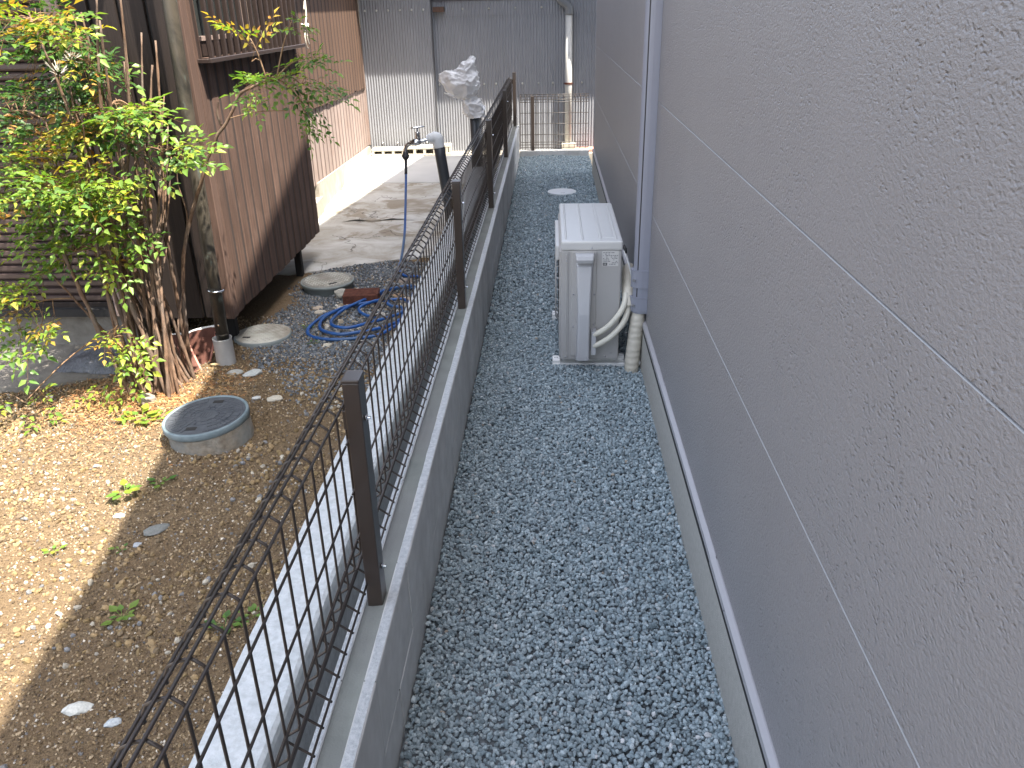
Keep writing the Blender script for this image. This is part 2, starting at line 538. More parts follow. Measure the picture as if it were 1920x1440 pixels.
def rand_rot(n):
    q = RNG.normal(size=(n, 4)); q /= np.linalg.norm(q, axis=1)[:, None]
    a, b, c, d = q.T
    return np.stack([np.stack([1 - 2 * (c * c + d * d), 2 * (b * c - a * d), 2 * (b * d + a * c)], -1),
                     np.stack([2 * (b * c + a * d), 1 - 2 * (b * b + d * d), 2 * (c * d - a * b)], -1),
                     np.stack([2 * (b * d - a * c), 2 * (c * d + a * b), 1 - 2 * (b * b + c * c)], -1)], 1)


def stones(centres, sizes, colors, base='ico', jitter=0.22, squash=(0.55, 1.0)):
    V, F = (ICO_V, ICO_F) if base == 'ico' else (OCT_V, OCT_F)
    n, k = len(centres), len(V)
    sc_ = np.stack([RNG.uniform(0.8, 1.25, n), RNG.uniform(0.65, 1.0, n), RNG.uniform(*squash, n)], 1) * sizes[:, None]
    loc = V[None] * (1 + RNG.uniform(-jitter, jitter, (n, k, 1))) * sc_[:, None, :]
    loc = np.einsum('nij,nkj->nki', rand_rot(n), loc)
    verts = (loc + centres[:, None, :]).reshape(-1, 3)
    tris = (F[None] + (np.arange(n) * k)[:, None, None]).reshape(-1, 3)
    return verts, tris, np.repeat(colors, k, 0)


def jgrid(x0, x1, y0, y1, s):
    gx, gy = np.meshgrid(np.arange(x0, x1, s), np.arange(y0, y1, s))
    p = np.stack([gx.ravel(), gy.ravel()], 1)
    return p + RNG.uniform(-0.55, 0.55, p.shape) * s


def palette(n, cols, weights, var=0.2):
    cols = np.array(cols); idx = RNG.choice(len(cols), n, p=np.array(weights) / sum(weights))
    return np.clip(cols[idx] * RNG.uniform(1 - var, 1 + var, (n, 1)), 0, 1)


# ================================================================== THE SETTING
tag(MB().box(-300, 300, -300, 300, -0.35, -0.20).build('ground', 'ground_far'), 'flat earth the whole place stands on', kind='structure')

# alley bed under the gravel
b = MB()
b.box(-0.358, 0.452, -2.0, 9.75, -0.15, -0.014)
tag(b.build('alley_bed', 'ground_under'), 'dark bed under the alley gravel', kind='structure')

# soil yard: a gently uneven sheet
def soil_h(x, y):
    h = 0.012 * mnoise.noise((x * 2.1, y * 2.1, 3.0)) + 0.009 * mnoise.noise((x * 8, y * 8, 1.0)) + 0.005 * mnoise.noise((x * 25, y * 25, 5.0))
    d = math.hypot((x + 1.85) / 0.7, (y - 3.1) / 0.55)
    h += 0.03 * math.exp(-d * d)
    return h - 0.004
def sheet(x0, x1, y0, y1, s, hf):
    xs = np.arange(x0, x1 + 1e-6, s); ys = np.arange(y0, y1 + 1e-6, s)
    vs = np.array([(x, y, hf(x, y)) for y in ys for x in xs])
    nx = len(xs); tr = []
    for j in range(len(ys) - 1):
        for i in range(nx - 1):
            a = j * nx + i
            tr += [(a, a + 1, a + nx + 1), (a, a + nx + 1, a + nx)]
    return vs, np.array(tr)
vs, tr = sheet(-2.80, -0.62, 0.75, 5.55, 0.024, soil_h)
o = np_mesh('soil', vs, tr, None, 'soil', True); o.data.shade_smooth()
tag(o, 'sandy brown soil of the yard', kind='structure')
b = MB().box(-9, -2.79, -3, 9.9, -0.19, -0.012).box(-2.79, -0.62, -3, 0.76, -0.19, -0.006)
tag(b.build('soil', 'soil'), 'sandy soil beyond the picture edge', kind='structure')

# concrete of the yard behind the brown house
b = MB()
edge = [(-3.0, 4.98), (-1.75, 5.14), (-1.55, 5.22), (-1.30, 5.36), (-1.09, 5.46), (-0.80, 5.60), (-0.62, 5.66)]
b.prism([(x, y, -0.15) for x, y in edge] + [(-0.62, 8.16, -0.15), (-3.0, 8.16, -0.15)], (0, 0, 0.154))
tag(b.build('old_slab', 'old_slab'), 'old cracked and stained concrete slab of the yard', kind='structure')
b = MB().box(-3.0, -0.62, 8.16, 9.74, -0.15, 0.014, 0.004)
tag(b.build('new_slab', 'new_slab'), 'newer pale smooth concrete slab by the metal shed', kind='structure')
b = MB().box(-3.0, -0.48, 9.74, 10.3, -0.15, -0.002)
tag(b.build('dirt_strip', 'foundation'), 'tan strip of dirty concrete along the foot of the shed', kind='structure')
# dark edge shadow gap of a lifted mat strip on the old slab
b = MB()
mat_pts = [(-1.72, 6.56), (-1.62, 6.60), (-1.45, 6.58), (-1.30, 6.62), (-1.12, 6.60)]
mat_z = [0.006, 0.018, 0.007, 0.020, 0.006]
prev = None
for (x, y), z in zip(mat_pts, mat_z):
    a_ = b.bm.verts.new((x, y, z)); c_ = b.bm.verts.new((x - 0.02, y + 0.55, 0.0055))
    if prev: b.bm.faces.new((prev[0], a_, c_, prev[1]))
    prev = (a_, c_)
tag(b.build('floor_mat', 'old_slab'), 'thin grey sheet lying on the cracked slab, front edge curling up', 'mat')

# ---------------------------------------------------------------- the new grey house (right)
XW = 0.446
house = thing('grey_house', (XW, 3.0, 0), 'large grey house clad in rough textured siding along the gravel path', 'house')
YN, YF = -3.0, 8.62
HP = [(YN, 2.98), (4.43, 5.70), (YF, 4.52)]
def wall_top(y):
    for (ya, za), (yb, zb) in zip(HP[:-1], HP[1:]):
        if ya <= y <= yb: return za + (zb - za) * (y - ya) / (yb - ya)
    return 3
# gable wall core (everything behind the cladding)
b = MB()
b.prism([(XW + 0.018, YN, 0.235), (XW + 0.018, YF - 0.02, 0.235), (XW + 0.018, YF - 0.02, 4.48), (XW + 0.018, 4.43, 5.66), (XW + 0.018, YN, 2.94)], (7, 0, 0))
b.build('wall', 'siding', house)
rows = [(0.2465, 0.757), (0.757, 1.228), (1.228, 1.699), (1.699, 2.17), (2.17, 2.64)]
cols = [(YN, 3.12), (3.12, 6.19), (6.19, YF)]
cols = [(YN, 6.19), (6.19, YF)]
for z0, z1 in rows:
    for y0, y1 in cols:
        g = 0.0012
        # each panel: chamfered top lip that catches the sky, square foot that overhangs the joint
        pr = [(XW + 0.017, z0 + 0.0005), (XW, z0 + 0.0005), (XW, z1 - 0.0042), (XW + 0.0035, z1 - 0.0020), (XW + 0.0035, z1 - 0.0004), (XW + 0.017, z1 - 0.0004)]
        p = MB().prism([(x, y0 + g, z) for x, z in pr], (0, y1 - y0 - 2 * g, 0))
        sp_ = p.build('siding_panel', 'siding', house)
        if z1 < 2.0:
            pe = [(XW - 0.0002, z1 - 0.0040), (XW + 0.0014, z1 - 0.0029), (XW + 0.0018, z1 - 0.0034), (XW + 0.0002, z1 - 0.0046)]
            MB().prism([(x, y0 + g, z) for x, z in pe], (0, y1 - y0 - 2 * g, 0)).build('joint_highlight', 'joint_highlight', sp_)  # added pale strip, painted stand-in for the sky-lit lip
b = MB().prism([(XW, YN, 2.642), (XW, YF, 2.642), (XW, YF, 4.50), (XW, 4.43, 5.68), (XW, YN, 2.96)], (0.017, 0, 0))
b.build('siding_gable', 'siding', house)
b = MB().box(XW - 0.004, XW + 0.016, YF, YF + 0.012, 0.25, 4.45, 0.002)
b.build('corner_trim', 'trim_metal', house)
# drip flashing in two lapped lengths
for (y0, y1, d) in ((YN, 1.80, 0.0015), (1.79, YF, 0.0)):
    pr = [(XW + 0.02, 0.246), (XW - 0.002 - d, 0.246), (XW - 0.015 - d, 0.240), (XW - 0.016 - d, 0.224), (XW - 0.0145 - d, 0.224), (XW - 0.0135 - d, 0.2375), (XW + 0.02, 0.2375)]
    MB().prism([(x, y0, z) for x, z in pr], (0, y1 - y0, 0)).build('drip_flashing', 'trim_metal', house)
MB().lathe([(0.0022, 0), (0.0022, 0.0008), (0, 0.001)], (XW - 0.0170, 1.60, 0.232), 8, True, Matrix.Rotation(-math.pi / 2, 4, 'Y')).build('rivet', 'ink', house)
MB().box(XW - 0.0132, XW + 0.12, YN, YF - 0.01, 0.196, 0.2372).build('vent_shade', 'black_void', house)  # vent gap filled almost flush; the shade under the lip is painted black
MB().box(XW - 0.0120, XW + 0.12, YN, YF - 0.012, -0.2, 0.1955, 0.0015).build('footing', 'footing', house)
for (ya, za), (yb, zb) in zip(HP[:-1], HP[1:]):
    MB().prism([(0.35, ya, za - 0.02), (0.35, yb, zb - 0.02), (0.35, yb, zb + 0.10), (0.35, ya, za + 0.10)], (7.4, 0, 0)).build('roof', 'roof_metal', house)

# ---------------------------------------------------------------- block wall under the mesh fence
bw = thing('block_wall', (-0.42, 5.0, 0), 'low grey concrete block wall edging the gravel path', 'wall')
protos = {}
def block_row(z0, z1, top, y_start, first):
    y = y_start
    i = 0
    while y < 9.70:
        y1 = min(y + 0.3875, 9.70)
        e = random.uniform(-0.0012, 0.0012)
        pr = [(-0.4525, z0), (-0.358 + e, z0), (-0.358 + e, z1 - 0.003), (-0.361 + e, z1)]
        if top:
            pr += [(-0.3825 + random.uniform(-.0015, .0015), z1 + 0.0005), (-0.384, z1 - 0.010), (-0.428, z1 - 0.010), (-0.4295, z1)]
        pr += [(-0.450, z1), (-0.4525, z1 - 0.003)]
        MB().prism([(x, y + 0.0013, z) for x, z in pr], (0, y1 - y - 0.0026, 0)).build('block', 'block', bw)
        y = y1 + 0.0025
        i += 1
block_row(-0.05, 0.1285, False, -0.13, True)
block_row(0.1325, 0.345, True, -0.32, False)
b = MB()
b.box(-0.4515, -0.3605, -0.3, 9.70, 0.127, 0.1335)
b.build('mortar_bed', 'joint', bw)
# light, slightly ragged edge strips left bare on top of the blocks, and the trowelled fill between them
def ragged_strip(x_in, x_out, z, name, mat):
    b = MB(); prev = None; n = 300
    for i in range(n + 1):
        y = -0.3 + 10.0 * i / n
        xi = x_in + 0.0032 * mnoise.noise((y * 9, x_in * 30, 0)) + 0.0015 * mnoise.noise((y * 40, 2, x_in))
        a_ = b.bm.verts.new((xi, y, z)); c_ = b.bm.verts.new((x_out, y, z))
        if prev: b.bm.faces.new((prev[0], a_, c_, prev[1]))
        prev = (a_, c_)
    return b.build(name, mat, bw)
ragged_strip(-0.381, -0.3605, 0.3462, 'bare_edge', 'block_top')
ragged_strip(-0.4320, -0.4505, 0.3462, 'bare_edge', 'block_top')
b = MB(); n = 160; prev = None
for i in range(n + 1):
    y = -0.3 + 10.0 * i / n
    ring = []
    for j, x in enumerate((-0.4355, -0.427, -0.413, -0.40, -0.3775)):
        z = 0.3448 - 0.0035 * math.sin(math.pi * j / 4) + 0.0012 * mnoise.noise((x * 40, y * 3, 0))
        ring.append(b.bm.verts.new((x, y, z)))
    if prev:
        for j in range(4): b.bm.faces.new((prev[j], prev[j + 1], ring[j + 1], ring[j]))
    prev = ring
b.build('mortar_fill', 'mortar', bw, smooth=True)

# neighbour's pale low wall
b = MB(); n = 120; prev = None
for i in range(n + 1):
    y = -0.5 + 8.7 * i / n
    e1 = 0.004 * mnoise.noise((y * 3, 0, 0)); e2 = 0.003 * mnoise.noise((y * 4, 9, 0)); dz = 0.002 * mnoise.noise((y * 2, 5, 5))
    pr = [(-0.772 + e1, -0.15), (-0.772 + e1, 0.143), (-0.767 + e1, 0.150 + dz), (-0.69, 0.1515 + dz), (-0.622 + e2, 0.150 + dz), (-0.612 + e2, 0.143), (-0.609 + e2, 0.128), (-0.609 + e2, -0.15)]
    ring = [b.bm.verts.new((x, y, z)) for x, z in pr]
    if prev:
        for j in range(len(pr)): b.bm.faces.new((prev[j], prev[(j + 1) % len(pr)], ring[(j + 1) % len(pr)], ring[j]))
    else: b.bm.faces.new(ring)
    prev = ring
b.bm.faces.new(prev[::-1])
o = b.build('low_wall', 'white_wall')
tag(o, 'whitish rendered low wall between the soil yard and the mesh fence', 'wall')
tag(MB().box(-0.609, -0.4525, -0.5, 9.7, -0.18, -0.12).build('wall_gap', 'ground_under'), 'dark gap floor between the two low walls', kind='structure')

# ---------------------------------------------------------------- brown house (left)
bh = thing('brown_house', (-1.9, 4.6, 0), 'old dark brown house with vertical boards and a barred window', 'house')
YB0, YB1, XB = 3.785, 5.488, -1.60
# front bay facing the path: 14 boards
nb = 14; pw = (YB1 - YB0 - 0.05) / nb
b = MB()
for i in range(nb):
    y0 = YB0 + 0.05 + i * pw
    top = 1.405 if 3.93 < y0 + pw / 2 < 5.40 else 2.55
    zb = 0.20 + random.uniform(-0.006, 0.006)
    pr = [(XB - 0.034, y0 + 0.0005), (XB - 0.012, y0 + 0.0005), (XB - 0.012, y0 + 0.022), (XB - 0.006, y0 + 0.026), (XB + 0.0015, y0 + 0.034), (XB + 0.0015, y0 + pw - 0.006), (XB - 0.001, y0 + pw - 0.001), (XB - 0.034, y0 + pw - 0.001)]
    MB().prism([(x, y, zb) for x, y in pr], (0, 0, top - zb)).build('board', 'brown', bh)
    MB().box(XB - 0.0125, XB - 0.0022, y0 - 0.0008, y0 + 0.0285, zb + 0.001, top - 0.001).build('groove', 'brown_groove', bh)
MB().box(XB - 0.03, XB + 0.012, YB0 - 0.012, YB0 + 0.052, 0.195, 2.55, 0.003).build('corner_board', 'brown_corner', bh)
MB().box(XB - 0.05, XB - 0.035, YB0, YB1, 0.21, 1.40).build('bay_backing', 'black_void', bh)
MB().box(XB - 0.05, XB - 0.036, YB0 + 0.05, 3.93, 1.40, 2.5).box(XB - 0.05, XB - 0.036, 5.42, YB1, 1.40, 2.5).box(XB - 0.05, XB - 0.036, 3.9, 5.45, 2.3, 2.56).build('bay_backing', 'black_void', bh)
MB().box(XB - 0.25, XB - 0.021, YB1 - 0.012, YB1 + 0.004, 0.20, 2.5).build('bay_side', 'brown_dark_shaded', bh)
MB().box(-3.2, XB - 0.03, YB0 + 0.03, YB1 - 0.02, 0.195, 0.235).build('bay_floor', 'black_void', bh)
MB().box(XB - 0.03, XB - 0.0, YB0 + 0.05, YB1, 2.40, 2.55, 0.002).build('head_board', 'brown_dark_shaded', bh)
# wall of the bay that faces the camera
x = -2.13
while x < XB - 0.03:
    wdt = random.choice((0.118, 0.126, 0.122))
    x1 = min(x + wdt, XB - 0.032)
    zb = 0.197 + random.uniform(-0.004, 0.004)
    MB().prism([(x + 0.013, YB0 + 0.02, zb), (x + 0.015, YB0 + 0.002, zb), (x + 0.03, YB0 - 0.002, zb), (x1 - 0.002, YB0 - 0.002, zb), (x1 - 0.001, YB0 + 0.02, zb)], (0, 0, 2.55 - zb)).build('board', 'brown_dark_shaded', bh)
    x += wdt
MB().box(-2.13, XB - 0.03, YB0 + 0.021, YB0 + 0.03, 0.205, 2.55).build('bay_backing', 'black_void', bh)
for lx, ly in ((-1.665, 5.14), (-1.70, 4.0)):
    MB().box(lx - 0.022, lx + 0.022, ly - 0.022, ly + 0.022, -0.05, 0.2, 0.003).build('leg', 'black_void', bh)
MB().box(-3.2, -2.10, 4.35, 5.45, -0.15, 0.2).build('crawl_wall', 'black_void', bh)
# shutter bay to the left, on its foundation
MB().box(-5.0, -2.14, 3.86, 4.3, -0.15, 0.198, 0.006).build('foundation', 'foundation_grey', bh)
MB().box(-5.0, -2.14, 3.848, 3.90, 0.2, 0.262, 0.003).build('sill_beam', 'brown_dark_shaded', bh)
MB().box(-2.21, -2.14, 3.80, 3.88, 0.2, 2.5, 0.004).build('door_post', 'frame_pale', bh)
z = 0.265
sl = None
while z < 2.4:
    if sl is None:
        sl = MB().prism([(-4.8, 3.868, z), (-4.8, 3.852, z + 0.003), (-4.8, 3.846, z + 0.012), (-4.8, 3.846, z + 0.030), (-4.8, 3.868, z + 0.039)], (2.585, 0, 0)).build('slat', 'shutter', bh)
        z0s = z
    else:
        copy_part(sl, bh, (0, 0, z - z0s))
    z += 0.0395
MB().box(-5.0, -2.2, 3.87, 3.95, 0.2, 2.5).build('shutter_backing', 'black_void', bh)
# eaves and roof
MB().prism([(-5.2, 3.38, 2.60), (-5.2, 5.62, 2.60), (-5.2, 5.62, 2.75), (-5.2, 3.38, 2.66)], (3.66, 0, 0)).build('roof', 'roof_metal', bh)
MB().box(-5.2, -2.02, 3.95, 10.2, 2.5, 2.6).build('ceiling', 'brown_dark_shaded', bh)
# rear wall: dark upper boards over pale weathered lower boards on a pale footing
A0, A1 = Vector((-1.90, 5.50, 0)), Vector((-2.2, 10.06, 0))
ud = (A1 - A0).normalized(); nd = Vector((ud.y, -ud.x, 0)); LEN = (A1 - A0).length
def rear_pt(s, d, z): return A0 + ud * s + nd * d + Vector((0, 0, z))
MB().prism([rear_pt(0.14, 0.40, 2.57), rear_pt(LEN + 0.1, 0.40, 2.57), rear_pt(LEN + 0.1, -3.2, 4.0), rear_pt(0.14, -3.2, 4.0)], (0, 0, 0.1)).build('roof', 'roof_metal', bh)
nrb = 27; rp = LEN / nrb
for i in range(nrb):
    s0 = i * rp; mid = (s0 + rp / 2) / LEN
    f0 = 0.30 - 0.20 * mid
    zs = 0.885 - 0.13 * mid + 0.012 * mnoise.noise((i * 0.8, 0, 0)) + random.uniform(-0.008, 0.008)
    zf = f0 + 0.012 * mnoise.noise((i * 0.5, 7, 0)) + random.uniform(-0.004, 0.004)
    def slat(za, zb, d, mt, gm):
        pr = [(s0 + 0.001, d - 0.046), (s0 + 0.032, d - 0.045), (s0 + 0.042, d), (s0 + rp - 0.006, d), (s0 + rp - 0.001, d - 0.046)]
        MB().prism([rear_pt(s, dd, za) for s, dd in pr], (0, 0, zb - za)).build('board', mt, bh)
        MB().prism([rear_pt(s, dd, za + 0.002) for s, dd in ((s0 - 0.002, d - 0.030), (s0 - 0.002, d - 0.0022), (s0 + 0.0415, d - 0.0022), (s0 + 0.0415, d - 0.030))], (0, 0, zb - za - 0.004)).build('groove', gm, bh)
    slat(zf, zs + 0.03, 0.0, 'back_lower', 'rear_groove')
    slat(zs, 2.55, 0.020, 'back_upper', 'brown_groove')
b = MB()
b.prism([rear_pt(0, -0.08, 0.0), rear_pt(LEN, -0.08, 0.0), rear_pt(LEN, -0.047, 0.0), rear_pt(0, -0.047, 0.0)], (0, 0, 2.55))
b.build('rear_backing', 'black_void', bh)
b = MB()
s_a = 1.42
b.prism([rear_pt(s_a, 0.012, -0.1), rear_pt(LEN + 0.02, 0.012, -0.1), rear_pt(LEN + 0.02, 0.012, 0.085), rear_pt(s_a, 0.012, 0.255)], tuple(nd * -0.055))
b.prism([rear_pt(0.0, 0.030, -0.1), rear_pt(s_a + 0.05, 0.030, -0.1), rear_pt(s_a + 0.05, 0.030, 0.135), rear_pt(0.0, 0.030, 0.135)], tuple(nd * -0.06))
b.build('footing', 'foundation', bh)
MB().prism([rear_pt(LEN - 0.02, 0.028, 1.395), rear_pt(LEN + 0.05, 0.028, 1.395), rear_pt(LEN + 0.05, -0.05, 1.395), rear_pt(LEN - 0.02, -0.05, 1.395)], (0, 0, 1.15)).build('corner_flashing', 'foundation', bh)
MB().prism([rear_pt(LEN - 0.03, 0.023, 0.10), rear_pt(LEN + 0.03, 0.023, 0.10), rear_pt(LEN + 0.03, -0.05, 0.10), rear_pt(LEN - 0.03, -0.05, 0.10)], (0, 0, 1.29)).build('corner_board', 'back_lower', bh)
# barred window of the bay
MB().box(XB - 0.10, XB - 0.085, 3.93, 5.42, 1.36, 2.4).build('window_pane', 'glass', bh)
MB().box(XB - 0.085, XB + 0.004, 3.905, 3.935, 1.38, 2.4, 0.002).build('window_frame', 'lattice', bh)
MB().box(XB - 0.085, XB + 0.004, 5.405, 5.43, 1.38, 2.4, 0.002).build('window_frame', 'lattice', bh)
MB().box(XB - 0.084, XB - 0.06, 3.94, 5.40, 1.475, 1.495).build('window_rail', 'frame_pale', bh)
MB().box(XB - 0.084, XB - 0.066, 3.94, 5.40, 1.39, 1.472).build('window_rail', 'lattice', bh)
st = MB()
st.box(XB + 0.052, XB + 0.066, 3.885, 5.44, 1.388, 1.408, 0.002).box(XB - 0.08, XB - 0.066, 3.93, 5.40, 1.392, 1.406)
st.box(XB - 0.064, XB + 0.051, 3.90, 5.42, 1.3885, 1.3915)  # solid plate added below the bars so the tray casts an unbroken shadow
for j in range(5):
    xx = XB - 0.05 + j * 0.021
    st.box(xx, xx + 0.012, 3.92, 5.41, 1.396, 1.404)
st.box(XB + 0.0, XB + 0.052, 3.885, 3.905, 1.388, 1.406, 0.002).box(XB + 0.0, XB + 0.052, 5.42, 5.44, 1.388, 1.406, 0.002)
st.build('sill_tray', 'lattice', bh)
bar0 = None
for i in range(17):
    y = 3.96 + i * 0.0885
    if bar0 is None:
        bar0 = MB().box(XB + 0.030, XB + 0.050, y - 0.011, y + 0.011, 1.404, 2.38, 0.002).build('window_bar', 'lattice', bh)
    else:
        copy_part(bar0, bh, (0, i * 0.0885, 0))
inner0 = None
for i in range(6):
    y = 4.80 + i * 0.10
    if inner0 is None:
        inner0 = MB().box(XB - 0.083, XB - 0.070, y - 0.007, y + 0.007, 1.497, 2.38).build('glazing_bar', 'frame_pale', bh)
    else:
        copy_part(inner0, bh, (0, i * 0.10, 0))
# concrete apron in front of the shutter
b = MB().prism([(-5.0, 3.30, 0), (-2.45, 3.32, 0), (-2.12, 3.44, 0), (-2.02, 3.60, 0), (-2.06, 3.86, 0), (-5.0, 3.86, 0)], (0, 0, 0.028))
tag(b.build('apron', 'foundation_grey'), 'dirty grey concrete apron in front of the shutter', kind='structure')

# ---------------------------------------------------------------- metal shed closing the view
shed = thing('metal_shed', (-0.8, 10.2, 0), 'long shed clad in grey corrugated metal closing the view', 'shed')
def corrugated(x0, x1, y, z0, z1, name, pitch=0.0318, amp=0.0048):
    b = MB(); n = int((x1 - x0) / pitch * 8); prev = None
    for i in range(n + 1):
        x = x0 + (x1 - x0) * i / n
        yy = y + amp * math.cos(2 * math.pi * (x - x0) / pitch)
        a_ = b.bm.verts.new((x, yy, z0 + random.uniform(0, 0.004) * 0)); c_ = b.bm.verts.new((x, yy, z1))
        if prev: b.bm.faces.new((prev[0], a_, c_, prev[1]))
        prev = (a_, c_)
    return b.build(name, 'corrugated', shed, smooth=True)
corrugated(-3.2, -1.352, 10.07, 0.0, 2.36, 'corrugated_sheet')
corrugated(-1.40, -0.42, 10.15, 0.0, 1.545, 'corrugated_sheet')
corrugated(-0.44, 0.55, 10.146, 0.0, 1.545, 'corrugated_sheet')
corrugated(0.53, 1.9, 10.15, 0.0, 1.545, 'corrugated_sheet')
corrugated(-1.40, 1.9, 10.141, 1.50, 2.36, 'corrugated_sheet')
MB().box(-3.2, -1.357, 10.076, 10.17, 0.0, 2.36).build('wall', 'black_void', shed)
MB().box(-1.357, 1.9, 10.157, 10.22, 0.0, 2.36).build('wall', 'black_void', shed)
MB().box(-1.356, -1.350, 10.06, 10.15, 0.0, 2.36).build('edge_strip', 'roof_metal', shed)
MB().prism([(-3.3, 9.70, 2.36), (-3.3, 12.2, 3.1), (-3.3, 12.2, 3.2), (-3.3, 9.70, 2.42)], (5.4, 0, 0)).build('roof', 'roof_metal', shed)
MB().box(-1.335, -1.205, 10.07, 10.14, 1.545, 1.60, 0.004).build('beam_end', 'brown', shed)
MB().box(-1.39, 1.9, 10.125, 10.14, 1.655, 1.72, 0.002).build('beam', 'roof_metal', shed)
bolt0 = None
for (x, y, z) in [(-1.31, 10.142, 0.765), (-0.78, 10.142, 0.765), (-0.64, 10.142, 0.765), (-0.33, 10.138, 0.765), (-0.14, 10.138, 0.765), (0.03, 10.138, 0.765), (0.37, 10.138, 0.765)] + [(-2.11 + 0.134 * i, 10.062, 1.575) for i in range(6)] + [(-1.0 + 0.3 * i, 10.133, 1.575) for i in range(5)] + [(-2.03 + 0.18 * i, 10.062, 0.115) for i in range(4)]:
    if bolt0 is None:
        bolt0 = MB().lathe([(0.013, 0), (0.013, 0.0025), (0.007, 0.004), (0.007, 0.010), (0, 0.012)], (x, y, z), 10, True, Matrix.Rotation(math.pi / 2, 4, 'X')).build('bolt', 'bolt', shed, True, origin=(x, y, z))
        bp = Vector((x, y, z))
    else:
        copy_part(bolt0, shed, Vector((x, y, z)) - bp)

# shed downspout
ds = thing('shed_downspout', (0.21, 10.07, 0), 'white round downspout on the corrugated shed wall', 'downspout')
MB().tube([(0.212, 10.075, 0.09), (0.21, 10.075, 1.50)], 0.040, 20).build('pipe', 'pvc_white', ds, True)
MB().tube(catmull([(0.21, 10.075, 1.49), (0.208, 10.075, 1.55), (0.18, 10.07, 1.60), (0.12, 10.06, 1.64), (0.09, 10.05, 1.68), (0.085, 10.04, 1.78)], 4), 0.047, 18).build('elbow', 'clear_elbow', ds, True)
MB().lathe([(0.042, 0), (0.046, 0), (0.046, 0.02), (0.042, 0.02)], (0.21, 10.075, 0.75), 20).box(0.155, 0.265, 10.07, 10.08, 0.754, 0.766).build('bracket', 'brick', ds)
MB().box(0.135, 0.30, 10.0, 10.13, 0.0, 0.088, 0.008).build('base_block', 'loose_block', ds)
tag(MB().box(0.27, 0.62, 9.93, 10.12, -0.02, 0.035, 0.006).build('paving_slab', 'terracotta_edge'), 'pinkish slab lying at the foot of the shed downspout', 'slab')
# path-end kerb
kb = thing('path_kerb', (0.04, 9.8, 0), 'low row of grey blocks closing the gravel path', 'kerb')
xx = -0.357
while xx < 0.44:
    x1 = min(xx + 0.28, 0.449)
    MB().box(xx + 0.001, x1 - 0.001, 9.72, 9.83, -0.1, 0.052, 0.003).build('block', 'block', kb)
    xx += 0.28
tag(MB().box(-0.48, 0.6, 9.83, 10.3, -0.15, 0.0).build('dirt_strip', 'foundation'), 'dirty concrete between kerb and shed', kind='structure')

# ================================================================== MESH FENCES
fence = thing('mesh_fence', (-0.435, 5.0, 0.345), 'long brown wire mesh fence standing on the block wall', 'fence')
WR = 0.0026
path = [(-0.4905, 0.822), (-0.4905, 0.834), (-0.483, 0.851), (-0.4655, 0.8615), (-0.4505, 0.8650), (-0.4372, 0.8545), (-0.4353, 0.851), (-0.435, 0.845), (-0.435, 0.475), (-0.438, 0.464), (-0.449, 0.456), (-0.462, 0.446), (-0.463, 0.434), (-0.452, 0.424), (-0.438, 0.413), (-0.424, 0.402), (-0.418, 0.397)]
YV0 = 0.07
v0 = MB().tube([(x, YV0, z) for x, z in path], WR, 6).build('vertical_wire', 'wire', fence, True)
nv = int((9.68 - YV0) / 0.0625)
for i in range(1, nv + 1):
    copy_part(v0, fence, (0, 0.0625 * i, 0))
hz = [(-0.4952, 0.832, .0030), (-0.4665, 0.8665, .0030), (-0.4505, 0.8705, .0030), (-0.4312, 0.8530, .0030), (-0.430, 0.766, .0028), (-0.430, 0.642, .0028), (-0.430, 0.525, .0026), (-0.4665, 0.440, .0026), (-0.4405, 0.442, .0046), (-0.4205, 0.4045, .0026)]
posts_y = [1.475, 3.505, 5.535, 7.58, 9.65]
edges_y = [-0.56] + posts_y
for (x, z, r) in hz:
    for k_ in range(5):
        ya, yb = edges_y[k_], edges_y[k_ + 1]
        MB().tube([(x, ya + 0.004, z), (x, yb - 0.004, z)], r, 6).build('horizontal_wire', 'wire', fence, True)
for py in posts_y:
    x0, x1 = (-0.4235, -0.3885)
    po = MB().box(x0, x1, py - 0.003, py + 0.047, 0.338, 0.912, 0.0025, 2).build('post', 'post', fence)
    MB().box(x0 - 0.0015, x1 + 0.0015, py - 0.0045, py + 0.0485, 0.911, 0.920, 0.003, 2).build('post_cap', 'post', po)
    for zz in (0.823, 0.44):
        bo = MB().box(x1 + 0.0002, x1 + 0.006, py + 0.014, py + 0.026, zz - 0.006, zz + 0.006, 0.002)
        bo.tube([(x1 + 0.005, py + 0.02, zz), (x1 + 0.012, py + 0.02, zz)], 0.0032, 8)
        bo.build('bolt', 'chrome', po)
    MB().box(x0 - 0.010, x0 - 0.0003, py + 0.008, py + 0.036, 0.80, 0.845, 0.002).build('clip', 'post', po)

fence2 = thing('mesh_fence', (0.04, 9.78, 0.05), 'short dark mesh fence across the far end of the gravel path', 'fence')
v1 = None
for i in range(13):
    x = -0.345 + 0.0625 * i
    if v1 is None:
        v1 = MB().tube([(x, 9.80, 0.64), (x, 9.815, 0.655), (x, 9.80, 0.67), (x, 9.78, 0.655), (x, 9.775, 0.62), (x, 9.775, 0.12), (x, 9.765, 0.09), (x, 9.755, 0.075)], 0.0036, 6).build('vertical_wire', 'wire', fence2, True)
    else:
        copy_part(v1, fence2, (0.0625 * i, 0, 0))
for z, y in ((0.645, 9.81), (0.668, 9.796), (0.615, 9.772), (0.588, 9.772), (0.47, 9.772), (0.35, 9.772), (0.23, 9.772), (0.145, 9.772), (0.115, 9.772), (0.085, 9.758)):
    MB().tube([(-0.352, y, z), (0.44, y, z)], 0.0036, 6).build('horizontal_wire', 'wire', fence2, True)
po = MB().box(-0.225, -0.185, 9.755, 9.79, 0.048, 0.655, 0.002).build('post', 'post', fence2)
